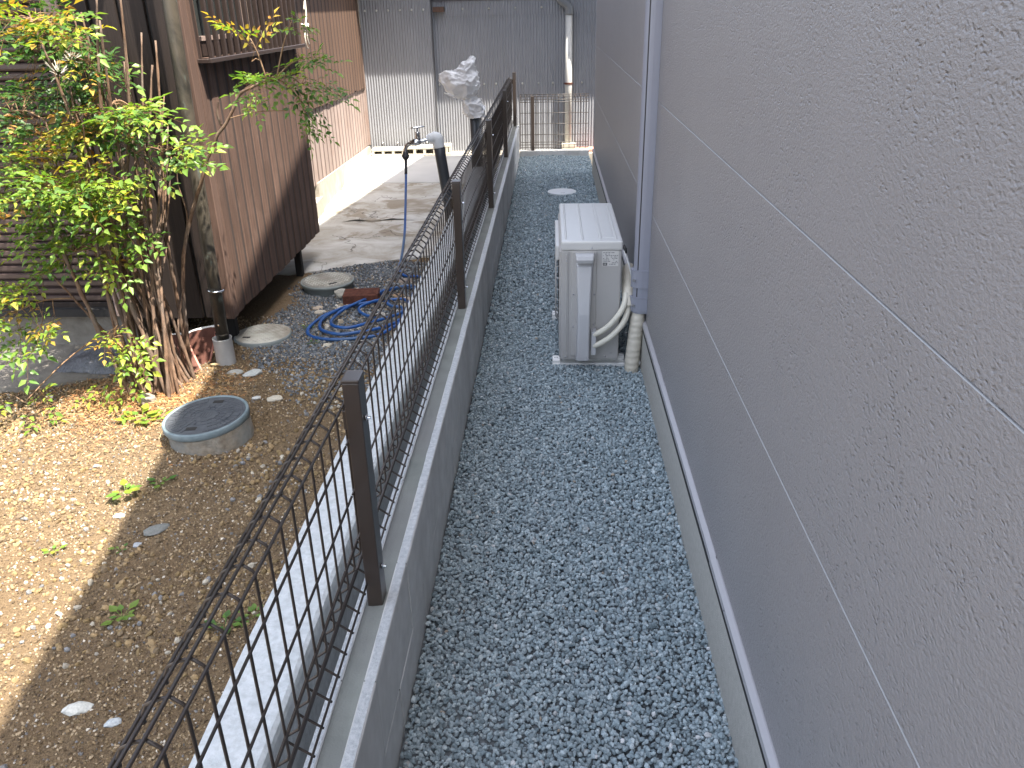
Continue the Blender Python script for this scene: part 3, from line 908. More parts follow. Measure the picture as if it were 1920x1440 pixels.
MB().box(-0.184, -0.176, 9.768, 9.778, 0.55, 0.56, 0.001).build('bolt', 'chrome', po)

# ================================================================== AIR CONDITIONER
ac = thing('air_conditioner_unit', (0.19, 4.0, 0), 'white outdoor air conditioner unit standing on gravel against the grey house', 'air conditioner')
AX0, AX1, AY0, AY1, AZ0, AZ1 = 0.048, 0.326, 3.61, 4.385, 0.040, 0.625
MB().box(AX0, AX1, AY0, AY1, AZ0, AZ1 - 0.042, 0.010, 3).build('cabinet', 'ac_white', ac, True).data.shade_flat()
lid = MB().box(AX0 - 0.001, AX1 + 0.003, AY0 - 0.004, AY1 + 0.004, AZ1 - 0.044, AZ1, 0.011, 3).build('lid', 'ac_lid', ac)
for x0, x1 in ((0.066, 0.076), (0.142, 0.152), (0.222, 0.236), (0.296, 0.306)):
    MB().box(x0, x1, AY0 + 0.03, AY1 - 0.03, AZ1 - 0.003, AZ1 + 0.0035, 0.003).build('rib', 'ac_lid', lid)
MB().box(0.245, 0.288, AY0 + 0.06, AY1 - 0.08, AZ1 - 0.003, AZ1 + 0.0020, 0.0018).build('raised_panel', 'ac_lid', lid)
# front with its fan grille turned towards the fence
MB().box(AX0 - 0.006, AX0 + 0.004, AY0 + 0.02, AY1 - 0.01, AZ0 + 0.005, AZ1 - 0.05, 0.003).build('front_panel', 'ac_white', ac)
gr = MB()
cyy, czz = 4.06, 0.32
for rr in (0.05, 0.09, 0.13, 0.17, 0.205):
    gr.tube([(AX0 - 0.020, cyy + rr * math.cos(t), czz + rr * math.sin(t)) for t in np.linspace(0, 2 * math.pi, 33)], 0.0035, 5, False)
for kk in range(24):
    t = kk * math.pi / 12
    gr.tube([(AX0 - 0.019, cyy + 0.05 * math.cos(t), czz + 0.05 * math.sin(t)), (AX0 - 0.019, cyy + 0.21 * math.cos(t), czz + 0.21 * math.sin(t)), (AX0 - 0.006, cyy + 0.225 * math.cos(t), czz + 0.225 * math.sin(t))], 0.003, 5)
gr.build('fan_grille', 'ac_white', ac, True)
MB().lathe([(0.215, 0.0), (0.215, 0.002), (0, 0.002)], (AX0 - 0.0058, cyy, czz), 32, True, Matrix.Rotation(-math.pi / 2, 4, 'Y')).build('fan_opening', 'ink', ac)
MB().box(AX0 - 0.024, AX0 - 0.004, AY0 + 0.16, AY1 - 0.10, 0.49, 0.56, 0.006, 2).build('grille_visor', 'ac_lid', ac)
# side facing the camera
ys = AY0
MB().box(0.0835, 0.0855, ys - 0.0015, ys + 0.01, 0.05, 0.575).build('panel_seam', 'ink_grey', ac)
MB().box(0.0700, 0.0788, ys - 0.0022, ys + 0.01, 0.085, 0.565, 0.002).build('pressed_rib', 'ac_white', ac)
MB().box(0.098, 0.2125, ys - 0.006, ys + 0.01, 0.062, 0.578, 0.003).build('service_panel', 'ac_white', ac)
# long tapering valve cover
def taper(rows_):
    b = MB(); prev = None
    for (xa, xb, d, z) in rows_:
        ring = [b.bm.verts.new(p) for p in ((xa, ys - 0.006, z), (xa + 0.004, ys - 0.006 - d, z), (xa + 0.010, ys - 0.010 - d, z), (xb - 0.010, ys - 0.010 - d, z), (xb - 0.004, ys - 0.006 - d, z), (xb, ys - 0.006, z))]
        if prev:
            for j in range(5): b.bm.faces.new((prev[j], prev[j + 1], ring[j + 1], ring[j]))
            b.bm.faces.new((prev[5], prev[0], ring[0], ring[5]))
        else: b.bm.faces.new(ring)
        prev = ring
    b.bm.faces.new(prev[::-1])
    return b
vc = taper([(0.117, 0.196, 0.004, 0.525), (0.118, 0.195, 0.018, 0.512), (0.120, 0.191, 0.032, 0.42), (0.125, 0.187, 0.046, 0.32), (0.125, 0.187, 0.050, 0.29), (0.121, 0.187, 0.050, 0.08), (0.119, 0.188, 0.048, 0.060), (0.122, 0.185, 0.035, 0.052)]).build('valve_cover', 'ac_cover', ac)
taper([(0.114, 0.200, 0.020, 0.572), (0.113, 0.201, 0.036, 0.566), (0.113, 0.201, 0.042, 0.550), (0.116, 0.198, 0.036, 0.534)]).build('cover_hood', 'ac_cover', vc)
MB().prism([(0.193, ys - 0.005, 0.085), (0.214, ys - 0.005, 0.085), (0.214, ys - 0.005, 0.215), (0.206, ys - 0.005, 0.203), (0.193, ys - 0.005, 0.200)], (0, -0.042, 0)).build('pipe_entry', 'ac_cover', ac)
for (sx, sz) in ((0.1875, 0.594), (0.0745, 0.535), (0.108, 0.375), (0.2045, 0.375), (0.2045, 0.225), (0.0745, 0.058), (0.150, 0.0475), (0.262, 0.058), (0.108, 0.215)):
    dd = 0.0065 if 0.098 < sx < 0.2125 and sz < 0.578 else 0.0005
    if sz > 0.58: dd = 0.0045
    MB().lathe([(0.0042, 0), (0.0042, 0.0018), (0.0022, 0.0034), (0, 0.0036)], (sx, ys - dd, sz), 10, True, Matrix.Rotation(math.pi / 2, 4, 'X')).build('screw', 'chrome', ac, True)
lab = MB().box(0.236, 0.311, ys - 0.0012, ys + 0.002, 0.508, 0.578).build('rating_label', 'ac_label', ac)
pr = MB()
rl = random.Random(5)
for row in range(9):
    zt = 0.573 - row * 0.0068
    x = 0.2395
    while x < 0.304:
        wd = rl.uniform(0.003, 0.012)
        skip = rl.random() < 0.28 or (row >= 3 and row <= 5 and 0.262 < x < 0.286 and rl.random() < 0.6) or (row >= 7 and x < 0.264)
        if not skip:
            pr.face([(x, ys - 0.0016, zt - 0.0036), (min(x + wd, 0.308), ys - 0.0016, zt - 0.0036), (min(x + wd, 0.308), ys - 0.0016, zt), (x, ys - 0.0016, zt)])
        x += wd + 0.0022
pr.build('label_print', 'ink_grey', lab, normals=False)
MB().box(0.2395, 0.2595, ys - 0.0020, ys - 0.0010, 0.511, 0.524).build('label_mark', 'ink', lab)
MB().box(0.2435, 0.2475, ys - 0.0026, ys - 0.0018, 0.5150, 0.5205).box(0.2505, 0.2550, ys - 0.0026, ys - 0.0018, 0.5150, 0.5205).build('label_mark', 'ac_label', lab)
MB().box(0.285, 0.296, ys - 0.0009, ys + 0.001, 0.0745, 0.0775).build('small_print', 'ink_grey', ac)
MB().tube([(AX1 + 0.004, ys + 0.012, 0.60), (AX1 + 0.014, ys + 0.012, 0.585), (AX1 + 0.016, ys + 0.012, 0.565)], 0.008, 8).build('cable_gland', 'ink', ac, True)
for (y0, y1) in ((3.635, 3.705), (4.28, 4.35)):
    ft = MB().box(0.010, 0.372, y0, y1, -0.02, 0.012, 0.003).box(0.010, 0.050, y0 + 0.004, y1 - 0.004, 0.0115, 0.026, 0.003).box(0.060, 0.36, y0 + 0.03, y1 - 0.004, 0.0115, 0.039, 0.003).build('foot', 'white_plastic', ac)
    cu = bpy.data.curves.new('digit', 'FONT'); cu.body = '2'; cu.size = 0.026; cu.align_x = 'CENTER'
    to = bpy.data.objects.new('digit', cu)
    me = bpy.data.meshes.new_from_object(to)
    bpy.data.objects.remove(to)
    me.materials.append(M['ink'])
    dg = bpy.data.objects.new('digit', me); COL.objects.link(dg); dg.parent = ft
    dg.location = Vector((0.036, (y0 + y1) / 2, 0.0266)) - ORG[ft.name]
    dg.rotation_euler = (0, 0, R(90))
    ORG[dg.name] = Vector((0, 0, 0))

# insulated line set
ls = thing('pipe_bundle', (0.38, 3.62, 0), 'beige insulated pipes curving from the air conditioner to the wall duct', 'pipe')
MB().tube(catmull([(0.205, 3.575, 0.186), (0.235, 3.565, 0.203), (0.278, 3.558, 0.240), (0.318, 3.562, 0.290), (0.344, 3.585, 0.335), (0.353, 3.62, 0.372)], 6), 0.0138, 14).build('pipe', 'beige_foam', ls, True)
MB().tube(catmull([(0.205, 3.575, 0.128), (0.24, 3.562, 0.148), (0.29, 3.556, 0.188), (0.336, 3.565, 0.243), (0.360, 3.590, 0.295), (0.366, 3.63, 0.345)], 6), 0.0138, 14).build('pipe', 'beige_foam', ls, True)
MB().tube(catmull([(0.3605, 3.598, 0.315), (0.362, 3.625, 0.355), (0.364, 3.67, 0.398), (0.366, 3.72, 0.425), (0.372, 3.78, 0.44), (0.385, 3.83, 0.43)], 6), [0.0255] * 2 + [0.027] * 22 + [0.026] * 7, 16).build('wrapped_joint', 'beige_tape', ls, True)
MB().tube(catmull([(0.388, 3.585, -0.01), (0.391, 3.588, 0.05), (0.396, 3.592, 0.12), (0.403, 3.596, 0.20), (0.410, 3.60, 0.27), (0.413, 3.60, 0.33)], 6), [0.0335] * 4 + [0.034] * 10 + [0.033] * 10 + [0.031] * 7, 20).build('taped_riser', 'beige_tape', ls, True)
MB().tube([(0.424, 3.66, 0.02), (0.424, 3.61, 0.022), (0.424, 3.60, 0.03)], 0.011, 10).build('drain_stub', 'white_plastic', ls, True)
cable = MB().tube(catmull([(0.336, 3.622, 0.578), (0.345, 3.618, 0.555), (0.358, 3.618, 0.52), (0.372, 3.62, 0.47), (0.383, 3.62, 0.42), (0.390, 3.635, 0.38)], 6), 0.0075, 8, True, 0.45)
tag(cable.build('power_cable', 'white_plastic', None, True), 'flat white cable running down from the air conditioner top corner', 'cable')
# wall duct
wd = thing('wall_duct', (0.42, 3.6, 0.27), 'grey plastic pipe duct running up the textured house wall', 'duct')
def dshape(hw, d, x_wall=XW - 0.0005, yc=3.60, n=14):
    pts = [(x_wall, yc + hw), (x_wall, yc - hw)]
    for i in range(n + 1):
        t = math.pi * i / n
        pts.append((x_wall - 0.012 - (d - 0.012) * math.sin(t) ** 0.8, yc - hw * math.cos(t)))
    return pts
def ext(pts, z0, z1): return MB().prism([(x, y, z0) for x, y in pts], (0, 0, z1 - z0))
o = ext(dshape(0.036, 0.066), 0.29, 4.2).build('duct_cover', 'duct', wd)
ext(dshape(0.041, 0.076), 0.300, 0.368).build('coupler', 'duct', wd)
ext(dshape(0.041, 0.076), 0.415, 0.497).build('coupler', 'duct', wd)
for z in (0.368, 0.497):
    ext(dshape(0.0425, 0.0785), z - 0.003, z + 0.001).build('coupler_lip', 'duct', wd)
t_ = R(40)
sx_, sy_ = XW - 0.0125 - 0.054 * math.sin(t_) ** 0.8, 3.60 - 0.036 * math.cos(t_)
MB().box(sx_ - 0.0014, sx_ + 0.004, sy_ - 0.0018, sy_ + 0.0018, 0.372, 4.2).build('seam', 'ink', wd)
for z in (0.328, 0.448):
    MB().box(XW - 0.072, XW - 0.058, 3.5600, 3.572, z, z + 0.008, 0.001).build('catch', 'ink_grey', wd)
# slim second pipe clip line of the house wall edge: white strip of sealant beside the duct
# round white cover in the gravel
pc = thing('drain_cover', (0.108, 7.645, 0), 'small round white plastic drain cover set in the alley gravel', 'drain cover')
MB().lathe([(0.128, -0.02), (0.134, 0.010), (0.133, 0.014), (0.126, 0.0155), (0, 0.0165)], (0.108, 7.645, 0), 48).build('lid', 'cover_white', pc, True)
MB().box(0.095, 0.135, 7.56, 7.564, 0.0158, 0.0172).build('mark', 'ink_grey', pc)

# ================================================================== YARD THINGS
# downspout of the brown house
od = thing('house_downspout', (-1.625, 3.665, 0), 'mottled old brown downspout at the corner of the brown house', 'downspout')
MB().tube([(-1.622, 3.668, 0.03), (-1.612, 3.668, 0.6), (-1.592, 3.668, 1.3), (-1.578, 3.668, 1.9), (-1.57, 3.668, 2.55)], 0.030, 20).build('pipe', 'old_downspout', od, True)
MB().lathe([(0.0325, 0), (0.0335, 0.004), (0.0325, 0.008)], (-1.621, 3.668, 0.155), 20, False).build('pipe_ring', 'old_downspout', od, True)
MB().lathe([(0.052, -0.05), (0.047, 0.0), (0.046, 0.135), (0.048, 0.140), (0.044, 0.140), (0.042, 0.02)], (-1.622, 3.662, 0), 24, False).build('socket', 'pvc_grey', od, True)
MB().tube([(-1.612 + 0.0345 * math.cos(t), 3.668 - 0.0345 * math.sin(t), 0.385 - 0.004 * math.cos(t)) for t in np.linspace(-0.3, math.pi + 0.3, 16)] + [(-1.64, 3.76, 0.39)], 0.0055, 6).build('strap', 'chrome', od, True)
MB().lathe([(0.006, 0), (0.005, 0.003), (0, 0.004)], (-1.618, 3.637, 0.215), 10, True, Matrix.Rotation(math.pi / 2, 4, 'X')).build('rivet', 'chrome', od)

# terracotta roof tiles leaning by the shrub
def leaning_tile(name, corners, th, label):
    a, b_, c, d = [Vector(p) for p in corners]
    n_ = (b_ - a).cross(d - a).normalized() * th
    t = thing(name, tuple((a + b_) / 2), label, 'roof tile')
    m = MB(); n = 10; top = []
    prevr = None
    for i in range(n + 1):
        u = i / n
        bow = 0.022 * math.sin(math.pi * u)
        lo = a.lerp(b_, u) + n_.normalized() * bow; hi = d.lerp(c, u) + n_.normalized() * bow
        ring = [m.bm.verts.new(lo), m.bm.verts.new(hi), m.bm.verts.new(hi + n_), m.bm.verts.new(lo + n_)]
        if prevr:
            for j in range(4): m.bm.faces.new((prevr[j], prevr[(j + 1) % 4], ring[(j + 1) % 4], ring[j]))
        else: m.bm.faces.new(ring)
        prevr = ring
    m.bm.faces.new(prevr[::-1])
    m.build('tile_body', 'terracotta', t, True).data.shade_flat()
    e = MB()
    side = (c - d).normalized() * 0.004
    e.tube([b_ + n_ * 0.5, c + n_ * 0.5], th * 0.62, 6)
    e.build('broken_edge', 'terracotta_edge', t)
    q = MB().tube([d + n_ * 0.5 + Vector((0, 0, 0.001)), d.lerp(c, 0.5) + n_.normalized() * 0.027 + Vector((0, 0, 0.002)), c + n_ * 0.5 + Vector((0, 0, 0.002))], th * 0.75, 6)
    q.build('glazed_edge', 'white_plastic', t)
leaning_tile('roof_tile', [(-1.90, 3.54, -0.01), (-1.705, 3.56, -0.01), (-1.81, 3.66, 0.155), (-1.93, 3.66, 0.125)], 0.012, 'broken terracotta roof tile leaning beside the shrub stems, nearer of the two')
leaning_tile('roof_tile', [(-1.83, 3.66, -0.01), (-1.715, 3.67, -0.01), (-1.675, 3.75, 0.165), (-1.82, 3.735, 0.135)], 0.012, 'terracotta roof tile behind the broken one, close to the downspout socket')

# manholes
def bars(lidr, c, z, mat, parent, step, bl, bw, name, rot):
    m = MB(); k_ = 0
    nst = int(lidr / step) + 1
    for i in range(-nst, nst + 1):
        for j in range(-nst, nst + 1):
            x, y = i * step, j * step
            if math.hypot(x, y) > lidr - 0.5 * bl: continue
            ang = rot + (math.pi / 2 if (i + j) % 2 else 0)
            dx, dy = math.cos(ang) * bl / 2, math.sin(ang) * bl / 2
            px, py = -math.sin(ang) * bw / 2, math.cos(ang) * bw / 2
            X, Y = c[0] + x, c[1] + y
            m.prism([(X - dx - px, Y - dy - py, z - 0.001), (X + dx - px, Y + dy - py, z - 0.001), (X + dx + px, Y + dy + py, z - 0.001), (X - dx + px, Y - dy + py, z - 0.001)], (0, 0, 0.0030))
    return m.build(name, mat, parent)

c = (-1.405, 2.895)
ZM = 0.045
mh = thing('manhole', (c[0], c[1], 0), 'dark round manhole with blue-grey rim raised on a concrete collar', 'manhole')
tl = Matrix.Rotation(R(-3.5), 4, 'Y') @ Matrix.Rotation(R(2.0), 4, 'X')
MB().lathe([(0.168, -0.12), (0.163, 0.045), (0.15, 0.05)], (c[0] + 0.006, c[1] - 0.004, ZM), 40, False, tl).build('collar', 'collar', mh, True)
MB().lathe([(0.150, 0.03), (0.169, 0.034), (0.172, 0.040), (0.172, 0.060), (0.169, 0.064), (0.162, 0.064), (0.160, 0.058), (0.15, 0.058)], (c[0], c[1], ZM), 56, False, tl).build('rim', 'rim_blue', mh, True)
ldm = MB().lathe([(0.158, 0.045), (0.1585, 0.0605), (0.156, 0.062), (0, 0.062)], (c[0], c[1], ZM), 56, True, tl).build('lid', 'lid_dark', mh)
m = MB(); T = Matrix.Translation((c[0], c[1], ZM)) @ tl
for (ra, rb, nn, off) in ((0.118, 0.148, 44, 0), (0.090, 0.114, 30, 0.5), (0.062, 0.086, 22, 0), (0.045, 0.058, 14, 0.5)):
    for i in range(nn):
        t0 = 2 * math.pi * (i + off) / nn; t1 = t0 + 2 * math.pi / nn * 0.86
        mid = (t0 + t1) / 2; rm = (ra + rb) / 2
        px, py = rm * math.cos(mid), rm * math.sin(mid)
        if abs(px) < 0.034 and 0.085 < abs(py) < 0.15: continue
        if ra > 0.11 and i % 11 == 0: continue
        poly = [(ra * math.cos(t0), ra * math.sin(t0)), (rb * math.cos(t0), rb * math.sin(t0)), (rb * math.cos(t1), rb * math.sin(t1)), (ra * math.cos(t1), ra * math.sin(t1))]
        a_ = [m.bm.verts.new(T @ Vector((x, y, 0.061))) for x, y in poly]; b_ = [m.bm.verts.new(T @ Vector((x * 0.998, y * 0.998, 0.0642))) for x, y in poly]
        for j in range(4): m.bm.faces.new((a_[j], a_[(j + 1) % 4], b_[(j + 1) % 4], b_[j]))
        m.bm.faces.new(b_)
for i in range(-2, 3):
    hh = 0.026 * math.cos(i * 0.5)
    poly = [(i * 0.011 - 0.003, -hh), (i * 0.011 + 0.003, -hh), (i * 0.011 + 0.003, hh), (i * 0.011 - 0.003, hh)]
    a_ = [m.bm.verts.new(T @ Vector((x, y, 0.061))) for x, y in poly]; b_ = [m.bm.verts.new(T @ Vector((x, y, 0.0636))) for x, y in poly]
    for j in range(4): m.bm.faces.new((a_[j], a_[(j + 1) % 4], b_[(j + 1) % 4], b_[j]))
    m.bm.faces.new(b_)
m.build('tread', 'lid_dark', ldm)
for s in (-1, 1):
    q = MB().box(c[0] - 0.024 + 0.015 * s, c[0] + 0.020 + 0.015 * s, c[1] + s * 0.112 - 0.012, c[1] + s * 0.112 + 0.012, ZM + 0.0585, ZM + 0.0632, rot=tl, pivot=(c[0], c[1], ZM)).build('lift_slot', 'black_void', ldm)

c = (-1.402, 4.845)
mh = thing('manhole', (c[0], c[1], 0), 'pale round manhole raised on a grey rim beside the red brick', 'manhole')
MB().lathe([(0.150, -0.06), (0.150, 0.035), (0.165, 0.038), (0.167, 0.052), (0.163, 0.058), (0.158, 0.056), (0.14, 0.05)], (c[0], c[1], 0), 48, False).build('rim', 'rim_grey', mh, True)
ld2 = MB().lathe([(0.157, 0.045), (0.1575, 0.058), (0.150, 0.0605), (0, 0.0605)], (c[0], c[1], 0), 48).build('lid', 'lid_base', mh)
bars(0.148, c, 0.0605, 'lid_cream', ld2, 0.0165, 0.019, 0.0055, 'tread', 0.5)
MB().box(c[0] + 0.03, c[0] + 0.082, c[1] - 0.095, c[1] - 0.080, 0.060, 0.0642, rot=Matrix.Rotation(R(38), 4, 'Z')).build('lift_slot', 'black_void', ld2)

c = (-1.552, 4.02)
mh = thing('manhole', (c[0], c[1], 0), 'cream round manhole lying low under the brown wall, dirt on its left side', 'manhole')
MB().lathe([(0.150, -0.08), (0.152, 0.012), (0.149, 0.020), (0.146, 0.020), (0.14, 0.01)], (c[0], c[1], 0), 48, False).build('rim', 'rim_grey', mh, True)
ld3 = MB().lathe([(0.1455, 0.005), (0.1455, 0.021), (0.140, 0.0235), (0, 0.0235)], (c[0], c[1], 0), 48).build('lid', 'lid_cream', mh)
bars(0.140, c, 0.0235, 'lid_cream', ld3, 0.016, 0.018, 0.005, 'tread', 0.2)
MB().box(c[0] - 0.085, c[0] - 0.045, c[1] - 0.075, c[1] - 0.062, 0.023, 0.0272).build('lift_slot', 'black_void', ld3)

# brick with a lump of cement
bk = MB().box(-1.235, -1.025, 4.515, 4.645, -0.01, 0.068, 0.005, 1, rot=Matrix.Rotation(R(6), 4, 'Z'))
for i in range(5):
    bk.box(-1.225, -1.035, 4.530 + i * 0.022, 4.536 + i * 0.022, 0.066, 0.0705, 0.001, rot=Matrix.Rotation(R(6), 4, 'Z'), pivot=(-1.13, 4.58, 0.03))
tag(bk.build('brick', 'brick'), 'dark red brick lying beside the blue hose coil', 'brick')

def lone_stone(name, c, size, color, label, squash=0.6, jit=0.3, mat='stone', cat='stone', elong=1.3, rz=0.0, subd=1):
    m = bmesh.new()
    bmesh.ops.create_icosphere(m, subdivisions=2, radius=1.0)
    r_ = random.Random(hash(name + label) % 9999 if False else len(label) * 31 + int(c[0] * 1000) % 977)
    off = Vector((r_.uniform(0, 50), r_.uniform(0, 50), 0))
    for v_ in m.verts:
        f = 1 + jit * mnoise.noise(v_.co * 1.1 + off) + 0.25 * jit * mnoise.noise(v_.co * 3.5 + off)
        v_.co = Vector((v_.co.x * elong, v_.co.y, v_.co.z * squash)) * f * size
    me = bpy.data.meshes.new(name); m.to_mesh(me); m.free()
    ca = me.color_attributes.new('Col', 'FLOAT_COLOR', 'POINT')
    ca.data.foreach_set('color', np.tile(np.array(color + (1.0,), np.float32), len(me.vertices)))
    me.materials.append(M[mat])
    o_ = bpy.data.objects.new(name, me); COL.objects.link(o_)
    o_.location = (c[0], c[1], c[2] if len(c) > 2 else soil_h(c[0], c[1]) + size * squash * 0.45)
    o_.rotation_euler = (0, 0, rz)
    return tag(o_, label, cat)
lone_stone('cement_lump', (-1.262, 4.66, 0.028), 0.042, (0.40, 0.385, 0.34), 'rough pale cement lump against the back corner of the red brick', 0.7, 0.5, cat='cement lump')
STN = [((-1.205, 1.469), 0.021, (0.50, 0.50, 0.46), 'long white stone in the shade, nearest the lower left edge', 1.9, 0.2),
       ((-1.091, 1.431), 0.014, (0.42, 0.45, 0.46), 'pale bluish flat stone just right of the long white one', 1.5, 0.5),
       ((-1.345, 2.240), 0.024, (0.17, 0.175, 0.165), 'dark grey slab of stone in the middle of the soil', 1.9, 0.7),
       ((-1.375, 2.165), 0.013, (0.34, 0.36, 0.38), 'small blue-grey stone under the dark stone slab', 1.3, 0.1),
       ((-1.516, 2.329), 0.015, (0.66, 0.60, 0.46), 'cream stone lying in the sun beside a weed', 1.4, 0.1),
       ((-1.428, 3.498), 0.030, (0.42, 0.44, 0.43), 'large flat grey stone right of the downspout socket', 1.6, 0.6),
       ((-1.53, 3.53), 0.026, (0.40, 0.40, 0.37), 'flat pale stone just beyond the downspout socket', 1.5, 0.1),
       ((-1.242, 3.235), 0.026, (0.50, 0.46, 0.38), 'tan stone on the dark gravel right of the dark manhole', 1.4, 0.2),
       ((-1.327, 3.235), 0.017, (0.48, 0.49, 0.48), 'small pale stone just above the dark manhole rim', 1.2, 0.4),
       ((-1.365, 4.46), 0.028, (0.44, 0.37, 0.29), 'larger tan pebble in front of the raised pale manhole', 1.2, 0.3),
       ((-1.335, 4.385), 0.025, (0.50, 0.45, 0.37), 'rounded cream pebble nearest the hose, below the pale manhole', 1.3, 0.2),
       ((-1.165, 3.88), 0.020, (0.52, 0.47, 0.38), 'cream stone just below the blue hose coil', 1.3, 0.9),
       ((-0.93, 4.70), 0.032, (0.36, 0.25, 0.16), 'orange-brown stone inside the upper hose loops behind the fence', 1.2, 0.2),
       ((-0.875, 4.62), 0.034, (0.46, 0.38, 0.30), 'pale tan stone inside the upper hose loops behind the fence', 1.1, 0.4),
       ((-0.93, 4.95), 0.040, (0.26, 0.22, 0.19), 'grey-brown stone under the top hose loop behind the fence', 1.3, 0.1)]
for c2, s, col_, lb, el, rz in STN:
    lone_stone('stone', c2, s, col_, lb, 0.5, 0.35, elong=el, rz=rz)
lone_stone('cut_stump', (-1.80, 3.17, 0.03), 0.042, (0.27, 0.23, 0.19), 'short pale cut stump at the foot of the shrub', 0.95, 0.2, cat='stump', elong=1.0)

# dead leaf and scrap
def flat_leaf(name, c, L, W, col_, label, rz):
    m = MB()
    pts = [(-1, 0), (-0.5, 0.6), (0.2, 0.8), (1, 0), (0.2, -0.8), (-0.5, -0.6)]
    ring = [m.bm.verts.new((x * L / 2, y * W / 2, 0.006 * abs(y) + 0.004 * x * x)) for x, y in pts]
    cv = m.bm.verts.new((0, 0, 0))
    for i in range(6): m.bm.faces.new((ring[i], ring[(i + 1) % 6], cv))
    o_ = m.build(name, 'leaf')
    ca = o_.data.color_attributes.new('Col', 'FLOAT_COLOR', 'POINT')
    ca.data.foreach_set('color', np.tile(np.array(col_ + (1.0,), np.float32), len(o_.data.vertices)))
    o_.location = (c[0], c[1], soil_h(c[0], c[1]) + 0.012); o_.rotation_euler = (0.15, 0.1, rz)
    return tag(o_, label, 'dead leaf')
flat_leaf('dead_leaf', (-1.318, 2.765), 0.045, 0.028, (0.36, 0.17, 0.10), 'reddish dead leaf on the soil below the dark manhole', 0.4)
flat_leaf('dead_leaf', (-1.655, 3.60), 0.055, 0.025, (0.55, 0.42, 0.24), 'curled straw-coloured dead leaf left of the downspout socket', 0.1)

# crumpled grey plastic sheet on the apron
m = MB(); nx, ny = 26, 18; grid = []
for j in range(ny):
    for i in range(nx):
        u, v_ = i / (nx - 1), j / (ny - 1)
        x = -2.42 + 0.46 * u + 0.02 * mnoise.noise((u * 3, v_ * 3, 1)); y = 3.50 + 0.30 * v_ - 0.05 * u + 0.02 * mnoise.noise((u * 3, v_ * 3, 8))
        z = 0.030 + max(0, 0.085 * math.sin(math.pi * min(1, u * 0.9 + 0.05)) * math.sin(math.pi * v_) ** 0.7 + 0.035 * mnoise.noise((u * 5, v_ * 5, 3)) * math.sin(math.pi * v_) + 0.012 * mnoise.noise((u * 14, v_ * 14, 3)))
        grid.append(m.bm.verts.new((x, y, z)))
for j in range(ny - 1):
    for i in range(nx - 1):
        a_ = j * nx + i
        m.bm.faces.new((grid[a_], grid[a_ + 1], grid[a_ + nx + 1], grid[a_ + nx]))
tag(m.build('plastic_sheet', 'grey_sheet', None, True), 'crumpled grey plastic sheet on the apron behind the shrub', 'plastic sheet')

# loose hollow concrete blocks by the shed
def hollow_block(x0, y0, z0, ln, dp, ht, rz, label):
    m = MB()
    rm = Matrix.Rotation(rz, 4, 'Z'); pv = (x0 + ln / 2, y0 + dp / 2, z0)
    t = 0.026
    m.box(x0, x0 + ln, y0, y0 + dp, z0, z0 + t, 0.003, rot=rm, pivot=pv)
    m.box(x0, x0 + ln, y0, y0 + dp, z0 + ht - t, z0 + ht, 0.003, rot=rm, pivot=pv)
    for kk in range(4):
        xx_ = x0 + kk * (ln - 0.03) / 3
        m.box(xx_, xx_ + 0.03, y0 + 0.002, y0 + dp - 0.002, z0 + t - 0.002, z0 + ht - t + 0.002, 0, rot=rm, pivot=pv)
    m.box(x0 + 0.01, x0 + ln - 0.01, y0 + dp - 0.02, y0 + dp - 0.004, z0 + t, z0 + ht - t, 0, rot=rm, pivot=pv)
    tag(m.build('concrete_block', 'loose_block'), label, 'concrete block')
hollow_block(-2.12, 9.80, 0.0, 0.39, 0.19, 0.085, R(1), 'flat hollow concrete block at the shed foot, nearest the brown house')
hollow_block(-1.735, 9.79, 0.0, 0.385, 0.19, 0.105, R(-2), 'higher hollow concrete block at the shed foot, behind the tap')
hollow_block(-1.33, 9.86, 0.0, 0.15, 0.15, 0.115, R(4), 'half concrete block at the shed foot, right of the tap pipe')

# tap on its standpipe
tp = thing('water_tap', (-0.80, 6.4, 0), 'metal water tap on a dark standpipe with the blue hose attached', 'water tap')
MB().tube([(-0.782, 6.4, -0.05), (-0.80, 6.4, 0.15), (-0.848, 6.4, 0.55), (-0.858, 6.4, 0.64)], 0.042, 22).build('standpipe', 'pvc_dark', tp, True)
MB().tube(catmull([(-0.857, 6.4, 0.62), (-0.862, 6.398, 0.655), (-0.868, 6.395, 0.685), (-0.885, 6.39, 0.695), (-0.915, 6.385, 0.69), (-0.945, 6.38, 0.683)], 4), [0.045] * 4 + [0.046] * 6 + [0.043] * 4 + [0.037] * 4 + [0.030] * 3, 18).build('taped_elbow', 'cover_white', tp, True)
MB().tube(catmull([(-0.935, 6.38, 0.682), (-0.965, 6.375, 0.676), (-1.0, 6.37, 0.668), (-1.03, 6.366, 0.664), (-1.07, 6.362, 0.655), (-1.10, 6.36, 0.638), (-1.112, 6.36, 0.612), (-1.114, 6.36, 0.59)], 4), [0.013] * 4 + [0.014] * 4 + [0.024] * 2 + [0.027] * 4 + [0.022] * 2 + [0.016] * 6 + [0.0145] * 7, 14).build('tap_body', 'chrome', tp, True)
MB().lathe([(0.022, 0), (0.021, 0.02), (0.017, 0.045), (0.020, 0.05), (0.020, 0.058), (0.008, 0.060), (0.007, 0.085), (0, 0.085)], (-1.012, 6.37, 0.68), 14).build('bonnet', 'chrome', tp, True)
MB().tube([(-1.058, 6.352, 0.768), (-1.035, 6.362, 0.772), (-1.012, 6.37, 0.772), (-0.985, 6.38, 0.776), (-0.958, 6.39, 0.776)], [0.008, 0.010, 0.014, 0.010, 0.008], 10, True, 0.6).build('handle', 'chrome', tp, True)

